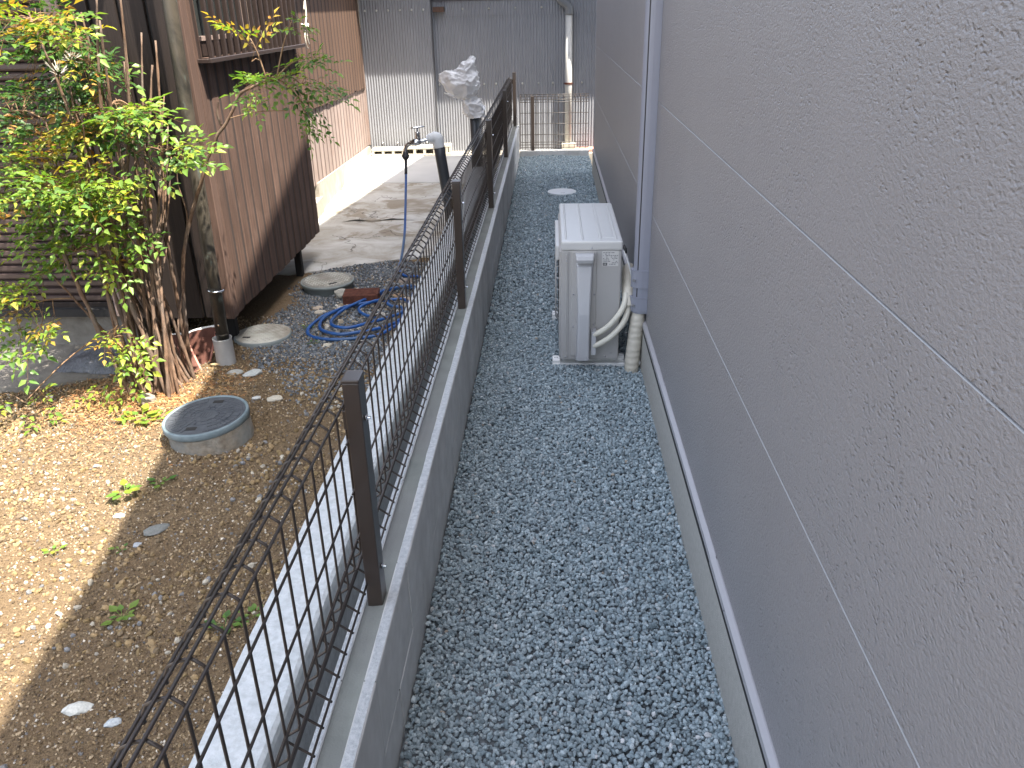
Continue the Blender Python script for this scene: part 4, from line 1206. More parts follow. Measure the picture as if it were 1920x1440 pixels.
# blue hose: from the spout down to a coil on the gravel
HP2 = [(-1.011, 5.206), (-0.952, 5.058), (-0.86, 5.033), (-0.82, 4.945), (-0.847, 4.812), (-0.949, 4.814), (-1.024, 4.714), (-1.122, 4.525), (-1.193, 4.448), (-1.285, 4.324), (-1.327, 4.147), (-1.309, 4.036), (-1.243, 3.971), (-1.141, 3.943), (-1.033, 3.959), (-0.93, 4.0), (-0.86, 4.076), (-0.825, 4.2), (-0.825, 4.417), (-0.865, 4.547), (-0.955, 4.536), (-1.087, 4.485), (-1.202, 4.41), (-1.27, 4.263), (-1.269, 4.135), (-1.226, 4.041), (-1.119, 3.985), (-1.015, 4.022), (-0.943, 4.065), (-0.855, 4.165), (-0.83, 4.318), (-0.825, 4.655), (-0.86, 4.768), (-0.994, 4.7), (-1.049, 4.604), (-1.176, 4.372), (-1.211, 4.215), (-1.201, 4.123), (-1.155, 4.067), (-1.079, 4.056), (-0.989, 4.133), (-0.905, 4.212), (-0.845, 4.294), (-0.851, 4.38), (-0.923, 4.406), (-0.975, 4.496), (-1.034, 4.484), (-1.094, 4.396), (-1.087, 4.321), (-1.029, 4.249), (-0.974, 4.225)]
hp = [(-1.114, 6.36, 0.60), (-1.114, 6.352, 0.53), (-1.112, 6.28, 0.392), (-1.095, 6.08, 0.232), (-1.075, 5.86, 0.10), (-1.055, 5.62, 0.035), (-1.035, 5.42, 0.018)]
for i, (x, y) in enumerate(HP2):
    hp.append((x, y, 0.014 + (0.0 if i < 16 else 0.013 if i < 31 else 0.024) + 0.002 * math.sin(i)))
hs = thing('garden_hose', (-1.08, 4.4, 0), 'blue garden hose hanging from the tap and coiled on dark gravel', 'hose')
cr = catmull(hp, 7)
MB().tube(cr[12:], 0.0092, 10).build('hose_tube', 'hose', hs, True)
MB().tube(cr[:13], [0.0125] * 9 + [0.0115] * 4, 10).build('dark_sleeve', 'hose_black', hs, True)
MB().lathe([(0.014, -0.03), (0.021, -0.022), (0.030, -0.008), (0.030, 0.004), (0.021, 0.016), (0.019, 0.03), (0.015, 0.034)], (-1.114, 6.357, 0.565), 14).build('coupling', 'hose_black', hs, True)

# bagged post
bp_ = thing('bagged_post', (-0.76, 8.4, 0), 'dark pipe post with a crumpled white plastic bag tied over its top', 'post')
MB().tube([(-0.752, 8.4, -0.05), (-0.757, 8.4, 0.72)], 0.045, 20).build('pipe', 'pvc_dark', bp_, True)
MB().tube([(-0.700, 8.43, -0.05), (-0.704, 8.43, 0.66)], 0.016, 12).build('thin_pipe', 'pvc_grey', bp_, True)
def crumple(rings, n, name, seed, amp):
    m = MB(); prev = None
    arr = np.array(rings); q_ = np.linspace(0, len(arr) - 1, len(arr) * 6)
    rings = [tuple(np.interp(t_, range(len(arr)), arr[:, k2]) for k2 in range(5)) for t_ in q_]
    for (cx_, cz_, rx, ry, tl_) in rings:
        ring = []
        for j in range(n):
            t = 2 * math.pi * j / n
            p = Vector((cx_ + rx * math.cos(t), 8.40 + ry * math.sin(t), cz_ + tl_ * math.cos(t)))
            vd = mnoise.voronoi(Vector((p.x * 1.3, p.y, p.z * 0.8)) * 8.5 + Vector((seed, 0, 0)))[0]
            vf = mnoise.voronoi(p * 22 + Vector((seed, 3, 0)))[0]
            d = 1.1 * math.exp(-(vd[1] - vd[0]) * 5) + 0.35 * math.exp(-(vf[1] - vf[0]) * 5) + 0.5 * mnoise.noise(p * 6 + Vector((0, seed, 0))) - 0.5
            p += Vector((math.cos(t), math.sin(t), 0.4)) * amp * d
            p += Vector((random.uniform(-1, 1), random.uniform(-1, 1), random.uniform(-1, 1))) * 0.0015
            ring.append(m.bm.verts.new(p))
        if prev:
            for j in range(n):
                a4, b4, c4, d4 = prev[j], prev[(j + 1) % n], ring[(j + 1) % n], ring[j]
                if random.random() < 0.5: m.bm.faces.new((a4, b4, c4)); m.bm.faces.new((a4, c4, d4))
                else: m.bm.faces.new((a4, b4, d4)); m.bm.faces.new((b4, c4, d4))
        prev = ring
    m.bm.faces.new(prev)
    return m.build(name, 'plastic_bag', bp_, True)
crumple([(-0.80, 0.765, 0.035, 0.035, 0), (-0.825, 0.80, 0.09, 0.07, 0.02), (-0.86, 0.86, 0.15, 0.10, 0.02), (-0.885, 0.92, 0.185, 0.115, -0.01), (-0.885, 0.965, 0.18, 0.115, -0.03), (-0.875, 1.005, 0.155, 0.10, -0.035), (-0.845, 1.035, 0.10, 0.075, 0.01), (-0.815, 1.07, 0.065, 0.05, 0.015), (-0.795, 1.11, 0.045, 0.035, 0.02), (-0.775, 1.145, 0.026, 0.02, 0.01), (-0.765, 1.165, 0.008, 0.008, 0)], 72, 'bag_top', 3.0, 0.030)
crumple([(-0.735, 0.595, 0.09, 0.07, 0.005), (-0.75, 0.64, 0.105, 0.075, 0.01), (-0.765, 0.69, 0.105, 0.075, 0.01), (-0.772, 0.735, 0.085, 0.065, 0.02), (-0.79, 0.775, 0.045, 0.04, 0.02), (-0.80, 0.80, 0.03, 0.03, 0)], 60, 'bag_skirt', 9.0, 0.028)
MB().tube([(-0.80 + 0.043 * math.cos(t), 8.40 + 0.043 * math.sin(t), 0.772 + 0.008 * math.cos(t)) for t in np.linspace(0, 2 * math.pi, 17)], 0.006, 6, False).build('tie', 'string', bp_, True)
MB().tube(catmull([(-0.93, 8.31, 0.80), (-0.98, 8.30, 0.825), (-1.02, 8.30, 0.835), (-1.03, 8.30, 0.845)], 4), [0.018] * 6 + [0.012] * 7, 7, True, 0.5).build('bag_tail', 'plastic_bag', bp_)

# string hanging on the brown wall
m = MB().tube(catmull([(-1.845, 6.62, 1.60), (-1.842, 6.66, 1.66), (-1.842, 6.65, 1.56), (-1.842, 6.60, 1.50), (-1.842, 6.58, 1.485)], 5), 0.006, 6)
m.tube(catmull([(-1.842, 6.50, 1.50), (-1.835, 6.56, 1.485), (-1.83, 6.60, 1.48), (-1.835, 6.64, 1.50)], 4), 0.010, 6)
m.tube(catmull([(-1.84, 6.58, 1.485), (-1.842, 6.55, 1.42), (-1.842, 6.56, 1.36), (-1.842, 6.60, 1.33)], 4), 0.005, 6)
m.tube(catmull([(-1.84, 6.60, 1.485), (-1.842, 6.61, 1.40), (-1.842, 6.64, 1.36)], 4), 0.005, 6)
tag(m.build('knotted_string', 'string', None, True), 'white knotted string hanging on the dark boards of the rear wall', 'string')

# ================================================================== GRAVEL AND GRIT
def mk_stuff(name, parts_, mat, label):
    vs_, ts_, cs_ = [], [], []; off = 0
    for v_, t_, c_ in parts_:
        vs_.append(v_); ts_.append(t_ + off); cs_.append(c_); off += len(v_)
    o_ = np_mesh(name, np.concatenate(vs_), np.concatenate(ts_), np.concatenate(cs_), mat)
    return tag(o_, label, kind='stuff')
GC = [(0.285, 0.350, 0.378), (0.350, 0.415, 0.440), (0.225, 0.285, 0.312), (0.440, 0.500, 0.517), (0.52, 0.53, 0.53), (0.38, 0.33, 0.27)]
GW = [40, 36, 16, 9, 1.2, 0.25]
def gravel_field(x0, x1, y0, y1, s, r0, r1, zlo, zhi, keep=1.0):
    p = jgrid(x0, x1, y0, y1, s)
    if keep < 1: p = p[RNG.random(len(p)) < keep]
    p = p[(p[:, 0] > x0) & (p[:, 0] < x1)]
    n = len(p)
    und = 0.006 * np.sin(p[:, 0] * 9 + 1.3 * np.sin(p[:, 1] * 2.1)) * np.sin(p[:, 1] * 5.3)
    cc = np.column_stack([p, RNG.uniform(zlo, zhi, n) + und])
    sz = RNG.uniform(r0, r1, n) * np.where(RNG.random(n) < 0.10, 1.3, 1.0)
    return stones(cc, sz, palette(n, GC, GW, 0.25), 'ico', 0.25)
gp = [gravel_field(-0.352, 0.449, 1.05, 4.2, 0.0104, 0.0050, 0.0086, -0.013, 0.000),
      gravel_field(-0.352, 0.449, 1.05, 4.2, 0.0104, 0.0052, 0.0080, -0.004, 0.005, 0.40),
      gravel_field(-0.352, 0.449, 4.2, 9.71, 0.0145, 0.0068, 0.0108, -0.015, 0.003)]
mk_stuff('alley_gravel', gp, 'gravel', 'crushed blue-grey gravel filling the alley')

def soil_z(p): return np.array([soil_h(a, b_) for a, b_ in p])
# fine grit on the soil
p = RNG.uniform((-2.75, 1.0), (-0.775, 4.35), (82000, 2))
dens = np.array([0.75 + 0.5 * mnoise.noise((a * 1.6, b_ * 1.6, 9)) for a, b_ in p])
near = np.clip(1.25 - (p[:, 1] - 1.0) * 0.18, 0.5, 1)
p = p[RNG.random(len(p)) < dens * near]
sz = RNG.uniform(0.0024, 0.0056, len(p)) * (1 + 0.10 * (p[:, 1] - 1))
cc = np.column_stack([p, soil_z(p) + sz * 0.3])
SC = [(0.235, 0.170, 0.095), (0.125, 0.088, 0.052), (0.38, 0.295, 0.19), (0.135, 0.098, 0.065), (0.55, 0.50, 0.42), (0.17, 0.165, 0.16)]
grit = stones(cc, sz, palette(len(p), SC, [32, 28, 18, 14, 3, 5], 0.3), 'oct', 0.2)
p = RNG.uniform((-2.6, 1.0), (-0.78, 3.6), (7600, 2))
dens = np.array([0.30 + 1.1 * mnoise.noise((a * 2.4, b_ * 2.4, 4)) for a, b_ in p])
p = p[RNG.random(len(p)) < dens]
sz = RNG.uniform(0.0055, 0.0125, len(p))
cc = np.column_stack([p, soil_z(p) + sz * 0.35])
peb = stones(cc, sz, palette(len(p), [(0.22, 0.155, 0.075), (0.27, 0.19, 0.10), (0.16, 0.118, 0.072), (0.40, 0.36, 0.29), (0.19, 0.19, 0.19)], [36, 30, 22, 8, 6], 0.2), 'ico', 0.18)
mk_stuff('soil_grit', [grit, peb], 'gravel', 'grit and small tan pebbles scattered over the soil')
# dark gravel of the yard around the manholes and the hose
p = jgrid(-1.80, -0.775, 3.15, 5.45, 0.0125)
f = np.array([mnoise.noise((a * 3, b_ * 3, 2)) for a, b_ in p])
edge_y = np.interp(p[:, 0], [e[0] for e in edge], [e[1] for e in edge])
lo = 3.35 + 0.35 * np.clip((p[:, 0] + 1.2) / -0.4, -0.3, 1) + 0.25 * f
left = -1.62 + 0.12 * f + np.clip((p[:, 1] - 4.3) * -0.05, -0.1, 0.1)
prob = np.clip((p[:, 1] - lo) / 0.35, 0, 1) * np.clip((p[:, 0] - left) / 0.12, 0, 1)
kp = (RNG.random(len(p)) < prob) & (p[:, 1] < edge_y - 0.005)
p = p[kp]
for (cx_, cy_, rr) in ((-1.405, 2.895, .17), (-1.402, 4.845, .15), (-1.552, 4.02, .15)):
    p = p[np.hypot(p[:, 0] - cx_, p[:, 1] - cy_) > rr]
sz = RNG.uniform(0.005, 0.0105, len(p))
cc = np.column_stack([p, soil_z(p) + RNG.uniform(-0.001, 0.006, len(p))])
YG = [(0.125, 0.14, 0.155), (0.185, 0.20, 0.215), (0.085, 0.098, 0.112), (0.30, 0.31, 0.31), (0.44, 0.42, 0.37), (0.26, 0.21, 0.15)]
yg = [stones(cc, sz, palette(len(p), YG, [36, 30, 18, 8, 3, 5], 0.25), 'ico', 0.25)]
p = RNG.uniform((-1.28, 3.95), (-0.80, 4.6), (120, 2)); sz = RNG.uniform(0.010, 0.020, len(p))
yg.append(stones(np.column_stack([p, soil_z(p) + sz * 0.3]), sz, palette(len(p), [(0.42, 0.38, 0.31), (0.33, 0.28, 0.21), (0.48, 0.46, 0.42)], [1, 1, 1], 0.2), 'ico', 0.15))
mk_stuff('yard_gravel', yg, 'gravel', 'dark gravel with pale pebbles around the hose coil')
# orange-brown dry litter under the shrub
n = 9500
ang = RNG.uniform(0, 2 * math.pi, n); rad = np.abs(RNG.normal(0, 0.27, n))
px = -1.83 + rad * np.cos(ang) * 1.25; py = 3.18 + rad * np.sin(ang) * 0.85
kp = (np.hypot(px + 1.405, py - 2.895) > 0.175) & (px < -1.38) & (px > -2.7); px, py = px[kp], py[kp]; n = len(px)
L = RNG.uniform(0.014, 0.045, n); W_ = RNG.uniform(0.0012, 0.0050, n); th = RNG.uniform(0, math.pi, n); pz = soil_z(np.column_stack([px, py])) + RNG.uniform(0.003, 0.016, n); sl_ = RNG.uniform(-0.4, 0.4, n)
dx, dy = np.cos(th), np.sin(th)
c0 = np.column_stack([px, py, pz]); du = np.column_stack([dx * L / 2, dy * L / 2, sl_ * L / 2]); dv = np.column_stack([-dy * W_ / 2, dx * W_ / 2, RNG.uniform(-.3, .3, n) * W_])
vv = np.stack([c0 - du, c0 + dv, c0 + du, c0 - dv], 1).reshape(-1, 3)
tt = (np.array([(0, 1, 2), (0, 2, 3)])[None] + (np.arange(n) * 4)[:, None, None]).reshape(-1, 3)
cl = np.repeat(palette(n, [(0.34, 0.155, 0.06), (0.42, 0.24, 0.10), (0.24, 0.12, 0.06), (0.50, 0.36, 0.19)], [4, 4, 3, 2], 0.25), 4, 0)
mk_stuff('dry_litter', [(vv, tt, cl)], 'gravel', 'orange dry needles and leaf bits under the shrub')

# ================================================================== PLANTS
LEAFPAL = {  # bright for sunlit leaves, dark for shaded inner ones: light put into colour
    'bright': [(0.20, 0.29, 0.035), (0.15, 0.25, 0.035), (0.27, 0.31, 0.045), (0.12, 0.22, 0.04)],
    'mid': [(0.085, 0.17, 0.035), (0.12, 0.21, 0.04), (0.065, 0.14, 0.032), (0.15, 0.23, 0.045)],
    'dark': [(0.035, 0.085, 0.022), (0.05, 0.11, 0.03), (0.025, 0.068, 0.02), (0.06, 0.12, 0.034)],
    'yellow': [(0.38, 0.31, 0.04), (0.34, 0.23, 0.04), (0.30, 0.31, 0.05), (0.36, 0.18, 0.045)],
    'dry': [(0.40, 0.20, 0.07), (0.46, 0.28, 0.10), (0.32, 0.15, 0.06)],
}
def compound_leaf(seed, pal, scale=1.0):
    """one pinnate leaf, rachis along +X, leaflets in the XY plane with a droop"""
    r_ = random.Random(seed)
    V, F, C = [], [], []
    def leaflet(p, d, ln, col_):
        d = d.normalized(); side = d.cross(Vector((0, 0, 1))).normalized(); up = side.cross(d)
        w_ = ln * r_.uniform(0.44, 0.58); fold = w_ * 0.22; curl = ln * r_.uniform(-0.18, 0.03)
        tw = r_.uniform(-0.5, 0.5); s2 = side * math.cos(tw) + up * math.sin(tw); u2 = up * math.cos(tw) - side * math.sin(tw)
        b0 = len(V)
        V.extend([p, p + d * ln * 0.34 + s2 * w_ * 0.5 + u2 * fold, p + d * ln * 0.38, p + d * ln * 0.34 - s2 * w_ * 0.5 + u2 * fold,
                  p + d * ln * 0.70 + s2 * w_ * 0.27 + u2 * (fold * 0.6 + curl * 0.4), p + d * ln * 0.72 + u2 * curl * 0.4, p + d * ln * 0.70 - s2 * w_ * 0.27 + u2 * (fold * 0.6 + curl * 0.4), p + d * ln + u2 * curl])
        F.extend([(b0, b0 + 2, b0 + 1), (b0, b0 + 3, b0 + 2), (b0 + 1, b0 + 2, b0 + 5, b0 + 4), (b0 + 2, b0 + 3, b0 + 6, b0 + 5), (b0 + 4, b0 + 5, b0 + 7), (b0 + 5, b0 + 6, b0 + 7)])
        f = r_.uniform(0.8, 1.2)
        C.extend([tuple(min(1, q * f) for q in col_)] * 8)
    def stalk(a, b_, w_):
        d = (b_ - a).normalized(); s = d.cross(Vector((0, 0, 1))).normalized() * w_
        b0 = len(V); up = Vector((0, 0, w_))
        V.extend([a + s, a - s, a + up, b_ + s * .6, b_ - s * .6, b_ + up * .6])
        F.extend([(b0, b0 + 1, b0 + 4, b0 + 3), (b0 + 1, b0 + 2, b0 + 5, b0 + 4), (b0 + 2, b0, b0 + 3, b0 + 5)])
        C.extend([(0.20, 0.115, 0.045)] * 6)
    pc_ = lambda: r_.choice(LEAFPAL[pal])
    ll = 0.039 * scale
    def pinna(q, d, pl, pairs):
        d = d.normalized(); e = q + d * pl; stalk(q, e, 0.0008)
        lat = d.cross(Vector((0, 0, 1))).normalized()
        for k3 in range(pairs):
            f = (0.38, 0.74)[k3] if pairs == 2 else 0.60
            for s3 in (-1, 1):
                d3 = (d * r_.uniform(0.4, 0.7) + lat * s3 * 0.9 + Vector((0, 0, r_.uniform(-0.35, 0.3)))).normalized()
                leaflet(q + d * pl * (f + r_.uniform(-.06, .06)) + d3 * 0.004, d3, ll * r_.uniform(0.7, 1.0), pc_())
        leaflet(e, d + Vector((0, 0, r_.uniform(-0.35, 0.1))), ll * r_.uniform(0.95, 1.2), pc_())
    L = 0.135 * scale; nn = r_.choice((2, 2, 1)); prev_ = Vector((0, 0, 0))
    for i in range(nn):
        t = (i + 1) / (nn + 0.4)
        q = Vector((L * t, r_.uniform(-.008, .008), -0.03 * scale * t * t)); stalk(prev_, q, 0.0012); prev_ = q
        for s in (-1, 1):
            pinna(q, Vector((r_.uniform(0.4, 0.7), s * r_.uniform(0.7, 1.0), r_.uniform(-0.3, 0.2))), 0.088 * scale * (1.1 - 0.3 * t) * r_.uniform(0.8, 1.1), 2 if r_.random() < 0.7 else 1)
    q = Vector((L, 0, -0.03 * scale)); stalk(prev_, q, 0.001)
    pinna(q, Vector((1, r_.uniform(-.2, .2), r_.uniform(-.4, 0))), 0.092 * scale, 2)
    me = bpy.data.meshes.new('leaf')
    me.from_pydata([tuple(v_) for v_ in V], [], F)
    ca = me.color_attributes.new('Col', 'FLOAT_COLOR', 'POINT')
    ca.data.foreach_set('color', np.array([c_ + (1.0,) for c_ in C], np.float32).ravel())
    me.materials.append(M['leaf']); me.update(); me.shade_smooth()
    return me
LEAVES = {pal: [compound_leaf(i * 17 + len(pal), pal, sc_) for i, sc_ in enumerate((1.0, 0.9, 1.1, 0.8, 1.0))] for pal in LEAFPAL}

shrub = thing('leafy_shrub', (-1.80, 3.3, 0), 'leggy green shrub with many thin brown stems by the brown house', 'shrub')
rs = random.Random(21)
nodes = []
stem_tops = []
for i in range(46):
    a0 = rs.uniform(0, 2 * math.pi); r0 = math.sqrt(rs.random())
    p0 = Vector((-1.79 + 0.13 * r0 * math.cos(a0) , 3.34 + 0.18 * r0 * math.sin(a0), -0.02))
    u = rs.random()
    top = Vector((-1.62 - 0.50 * u + rs.uniform(-.04, .04), 3.45 + rs.uniform(-0.22, 0.20), rs.uniform(0.85, 1.75)))
    if i < 5: top.z = rs.uniform(0.35, 0.7)
    mid = p0.lerp(top, 0.5) + Vector((rs.uniform(-0.03, 0.03) - 0.03, rs.uniform(-0.05, 0.05), 0.02))
    pts = catmull([p0, p0.lerp(mid, 0.5) + Vector((rs.uniform(-.018, .018), rs.uniform(-.018, .018), 0)), mid, mid.lerp(top, 0.5) + Vector((rs.uniform(-.025, .025), rs.uniform(-.025, .025), 0)), top], 5)
    rb = rs.uniform(0.0065, 0.0125)
    rad_ = [max(0.0025, rb * (1 - 0.62 * j / (len(pts) - 1)) * (1 + 0.22 * math.sin(j * 2.3 + i))) for j in range(len(pts))]
    pts = [q + Vector((0.004 * mnoise.noise(q * 30), 0.004 * mnoise.noise(q * 30 + Vector((9, 0, 0))), 0)) for q in pts]
    MB().tube(pts, rad_, 7).build('stem', 'bark', shrub, True)
    nodes += pts[len(pts) // 2:]
# the long branch leaning out in front of the boards
brp = catmull([(-1.735, 3.50, 0.0), (-1.715, 3.50, 0.25), (-1.69, 3.50, 0.45), (-1.625, 3.50, 0.70), (-1.52, 3.50, 0.92), (-1.433, 3.50, 1.09), (-1.36, 3.50, 1.18), (-1.286, 3.50, 1.281), (-1.20, 3.50, 1.33), (-1.12, 3.50, 1.352)], 5)
MB().tube([q + Vector((0.006 * mnoise.noise(q * 16), 0, 0.006 * mnoise.noise(q * 16 + Vector((5, 0, 0))))) for q in brp], [0.0105 - 0.0055 * j / (len(brp) - 1) for j in range(len(brp))], 8).build('branch', 'bark', shrub, True)
MB().tube(catmull([(-1.385, 3.50, 1.165), (-1.39, 3.49, 1.21), (-1.378, 3.49, 1.26)], 3), [0.005] * 4 + [0.003] * 3, 6).build('branch', 'bark', shrub, True)
MB().tube(catmull([(-1.36, 3.50, 1.19), (-1.22, 3.48, 1.22), (-1.08, 3.46, 1.225)], 4), 0.0022, 5).build('twig', 'twig', shrub, True)
MB().tube(catmull([(-1.625, 3.5, 0.70), (-1.60, 3.49, 0.80), (-1.615, 3.49, 0.93), (-1.60, 3.49, 1.0)], 4), [0.004] * 7 + [0.0025] * 6, 6).build('branch', 'bark', shrub, True)
hb = [Vector((-1.12, 3.5, 1.35))]
# foliage clouds: centre, half-size, count, palette weights, outward aim
CL = [
    ((-2.02, 3.20, 0.98), (0.30, 0.16, 0.14), 46, {'bright': 7, 'mid': 4, 'yellow': 1.5}, (-0.1, -1.0, -0.1)),
    ((-1.84, 3.20, 0.96), (0.12, 0.14, 0.09), 11, {'bright': 6, 'mid': 3}, (0.6, -0.8, -0.1)),
    ((-2.25, 3.14, 0.47), (0.18, 0.15, 0.13), 24, {'bright': 6, 'yellow': 2.5, 'mid': 3}, (-0.2, -0.9, -0.1)),
    ((-1.57, 3.33, 1.09), (0.14, 0.09, 0.045), 8, {'bright': 6, 'mid': 4}, (1.0, -0.35, 0.0)),
    ((-1.66, 3.30, 1.27), (0.09, 0.10, 0.045), 6, {'bright': 8, 'mid': 2}, (0.8, -0.6, 0.05)),
    ((-1.83, 3.38, 1.20), (0.13, 0.10, 0.07), 12, {'mid': 5, 'dark': 4, 'bright': 1}, (0.2, -0.9, 0.0)),
    ((-1.88, 3.14, 1.58), (0.22, 0.10, 0.06), 13, {'bright': 5, 'yellow': 3, 'mid': 2}, (0.3, -0.9, 0.0)),
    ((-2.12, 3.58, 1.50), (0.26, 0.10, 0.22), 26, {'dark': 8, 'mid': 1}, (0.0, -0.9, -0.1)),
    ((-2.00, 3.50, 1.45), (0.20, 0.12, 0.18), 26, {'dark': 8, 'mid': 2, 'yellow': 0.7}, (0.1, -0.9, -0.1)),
    ((-1.98, 3.40, 1.22), (0.20, 0.10, 0.07), 13, {'yellow': 5, 'dark': 4, 'dry': 1}, (0.2, -0.9, -0.1)),
    ((-2.18, 3.35, 1.25), (0.14, 0.10, 0.18), 12, {'mid': 4, 'dry': 2, 'dark': 3}, (-0.2, -0.9, -0.1)),
    ((-2.00, 3.24, 0.70), (0.22, 0.13, 0.12), 19, {'bright': 6, 'mid': 4, 'yellow': 0.7}, (-0.3, -0.8, -0.1)),
    ((-1.80, 3.30, 0.80), (0.08, 0.10, 0.08), 8, {'mid': 5, 'bright': 3}, (0.2, -0.9, 0.0)),
    ((-1.87, 3.14, 0.32), (0.08, 0.08, 0.10), 7, {'bright': 8, 'yellow': 2}, (0.0, -0.8, -0.3)),
    ((-1.88, 3.10, 0.14), (0.09, 0.05, 0.03), 3, {'bright': 5, 'dry': 1, 'yellow': 2}, (-0.3, -0.7, -0.3)),
    ((-2.22, 2.98, 0.12), (0.14, 0.10, 0.05), 3, {'bright': 7, 'mid': 2}, (0.1, -0.7, -0.3)),
    ((-1.14, 3.46, 1.34), (0.13, 0.07, 0.06), 17, {'mid': 7, 'bright': 4}, (0.3, -0.6, 0.2)),
    ((-1.02, 3.50, 1.32), (0.10, 0.06, 0.05), 7, {'mid': 8, 'dark': 2}, (1.0, -0.2, -0.2)),
    ((-0.98, 3.50, 1.42), (0.05, 0.05, 0.03), 4, {'mid': 8}, (1.0, -0.1, 0.1)),
    ((-1.20, 3.48, 1.50), (0.05, 0.04, 0.07), 4, {'yellow': 5, 'bright': 3}, (0.1, -0.5, 0.8)),
    ((-1.03, 3.50, 1.56), (0.07, 0.04, 0.04), 4, {'mid': 5, 'bright': 2}, (0.4, -0.6, 0.2)),
    ((-1.00, 3.50, 1.20), (0.08, 0.05, 0.06), 5, {'mid': 8}, (0.6, -0.3, -0.8)),
]
tw = MB()
cents = []
for (cc_, hs_, cnt, wts, aim) in CL:
    cc_ = Vector(cc_)
    # a limb from the nearest stem or branch into the cloud
    pool = brp[-14:] if cc_.x > -1.35 else nodes
    src = min(pool, key=lambda q: (q - cc_).length + 0.5 * max(0, q.z - cc_.z))
    limb = catmull([src, src.lerp(cc_, 0.5) + Vector((0, 0, 0.02)), cc_], 4)
    tw.tube(limb, [0.0040 - 0.0020 * j / (len(limb) - 1) for j in range(len(limb))], 5)
    aim = Vector(aim)
    pals = list(wts); wv_ = [wts[q] for q in pals]
    for i in range(int(cnt * (0.9 if cc_.x > -1.35 else 1.45 if cc_.z > 0.55 else 1.1))):
        while True:
            q = Vector((rs.uniform(-1, 1), rs.uniform(-1, 1), rs.uniform(-1, 1)))
            if q.length < 1: break
        p = cc_ + Vector((q.x * hs_[0], q.y * hs_[1], q.z * hs_[2]))
        d = (aim + Vector((q.x * 0.9, q.y * 0.5, q.z * 0.5)) + Vector((rs.gauss(0, .35), rs.gauss(0, .35), rs.gauss(0, .22)))).normalized()
        pal = rs.choices(pals, wv_)[0]
        me = rs.choice(LEAVES[pal])
        o_ = bpy.data.objects.new('leaf', me); COL.objects.link(o_)
        o_.parent = shrub
        s_ = rs.uniform(0.85, 1.2)
        if cc_.x > -1.35: s_ *= 0.80
        st_ = p - d * 0.075 * s_
        xa = d; za = Vector((0, 0, 1)) - d * d.z; za.normalize()
        za = (za + Vector((rs.gauss(0, .25), rs.gauss(0, .25) - 0.25, 0))).normalized(); ya = za.cross(xa).normalized(); za = xa.cross(ya)
        mt = Matrix((xa, ya, za)).transposed().to_4x4()
        o_.matrix_local = Matrix.Translation(st_ - ORG[shrub.name]) @ mt @ Matrix.Scale(s_, 4)
        anchor = min(limb, key=lambda g: (g - st_).length)
        midp = st_.lerp(anchor, 0.5) + Vector((0, 0, 0.01))
        tw.tube([anchor, midp, st_], [0.0022, 0.0016, 0.0012], 4, False)
tag(tw.build('twigs', 'twig', shrub, True), kind='stuff')
# dried flower stalks near the top
fl = MB()
for (fx, fy, fz) in ((-1.83, 3.25, 1.47), (-1.90, 3.27, 1.42)):
    for i in range(26):
        a = Vector((fx, fy, fz)) + Vector((rs.gauss(0, .028), rs.gauss(0, .02), rs.gauss(0, .028)))
        fl.tube([Vector((fx, fy, fz - 0.03)).lerp(a, 0.45), a], 0.0011, 3, False)
fl.build('dried_flowers', 'string', shrub)

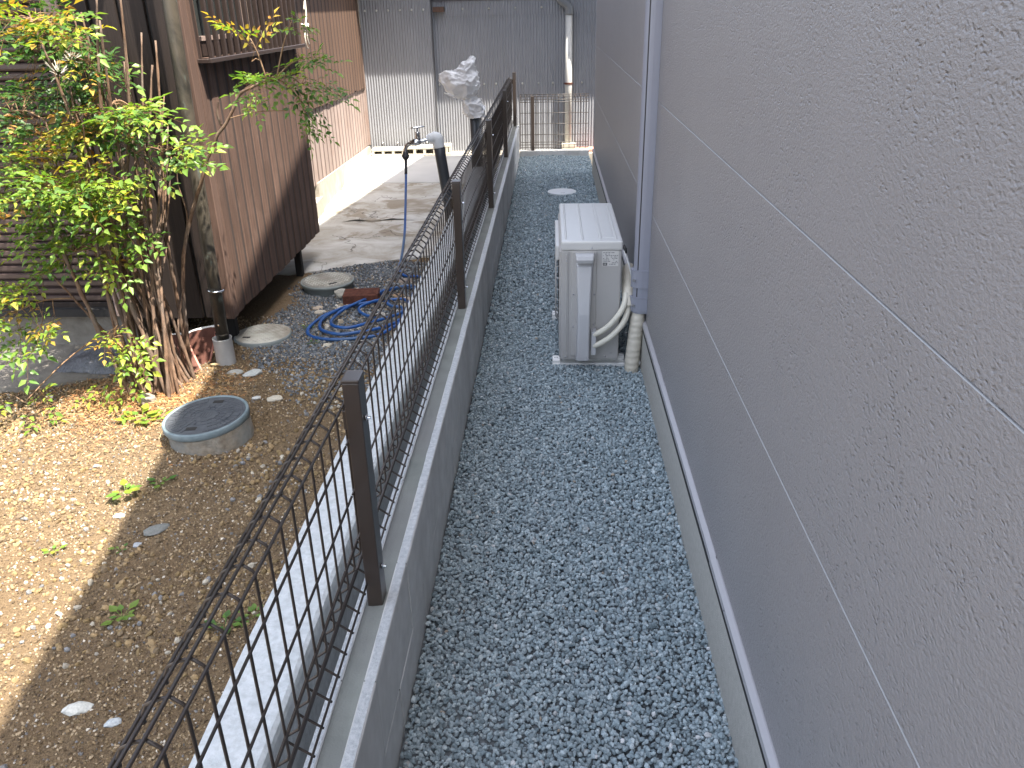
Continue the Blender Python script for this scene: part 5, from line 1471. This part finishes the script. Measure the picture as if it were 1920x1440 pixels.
# small weeds, each its own plant
def weed(c, n, L, pal, label, seed):
    r_ = random.Random(seed)
    z0 = soil_h(c[0], c[1])
    V, F, C = [], [], []
    for i in range(n):
        a = 2 * math.pi * i / n + r_.uniform(-.4, .4); el = r_.uniform(0.25, 0.9)
        d = Vector((math.cos(a) * math.cos(el), math.sin(a) * math.cos(el), math.sin(el)))
        ln = 1.3 * L * r_.uniform(0.6, 1.1); st = d * ln * 0.55
        side = Vector((-math.sin(a), math.cos(a), 0)); flat = Vector((math.cos(a), math.sin(a), 0.15)).normalized()
        w_ = ln * 0.24
        b0 = len(V)
        pts = [st, st + flat * ln * .25 + side * w_, st + flat * ln * .25 + Vector((0, 0, -.002)), st + flat * ln * .25 - side * w_, st + flat * ln * .5 + side * w_ * .7, st + flat * ln * .5 - side * w_ * .7, st + flat * ln * .72]
        V.extend(pts); F.extend([(b0, b0 + 2, b0 + 1), (b0, b0 + 3, b0 + 2), (b0 + 1, b0 + 2, b0 + 6, b0 + 4), (b0 + 2, b0 + 3, b0 + 5, b0 + 6)])
        col_ = r_.choice(LEAFPAL[pal]); C.extend([col_] * 7)
        b0 = len(V); V.extend([Vector((0.001, 0, 0)), Vector((-0.001, 0, 0)), st + side * 0.001, st - side * 0.001]); F.append((b0, b0 + 1, b0 + 3, b0 + 2)); C.extend([col_] * 4)
    me = bpy.data.meshes.new('weed'); me.from_pydata([tuple(v_) for v_ in V], [], F)
    ca = me.color_attributes.new('Col', 'FLOAT_COLOR', 'POINT'); ca.data.foreach_set('color', np.array([c_ + (1.0,) for c_ in C], np.float32).ravel())
    me.materials.append(M['leaf']); me.update()
    o_ = bpy.data.objects.new('weed', me); COL.objects.link(o_); o_.location = (c[0], c[1], z0 + 0.002)
    tag(o_, label, 'weed')
weed((-1.553, 2.456), 11, 0.052, 'bright', 'bright green weed in the sun below the dark manhole', 1)
weed((-1.455, 2.535), 7, 0.038, 'mid', 'dark weed on the shadow edge below the dark manhole', 2)
weed((-1.246, 1.802), 9, 0.038, 'mid', 'weed in the middle of the shaded soil at lower left', 3)
weed((-0.935, 1.785), 9, 0.042, 'mid', 'weed behind the mesh fence near the white low wall, left of a pair', 4)
weed((-0.865, 1.825), 8, 0.036, 'mid', 'weed behind the mesh fence touching the white low wall', 5)
weed((-1.745, 3.000), 13, 0.062, 'bright', 'leafy bright weed between shrub foot and dark manhole', 6)
weed((-1.660, 3.010), 9, 0.050, 'bright', 'bright weed just left of the dark manhole rim', 7)
weed((-1.640, 2.125), 6, 0.026, 'bright', 'tiny weed in the sunlit soil near the left edge', 8)
weed((-1.420, 2.135), 5, 0.024, 'mid', 'tiny weed on the shadow edge beside the grey stones', 9)
weed((-1.345, 4.145), 6, 0.030, 'mid', 'small weed on dark gravel left of the hose coil', 10)
weed((-1.245, 3.90), 6, 0.030, 'dark', 'small dark weed just below the hose coil', 12)
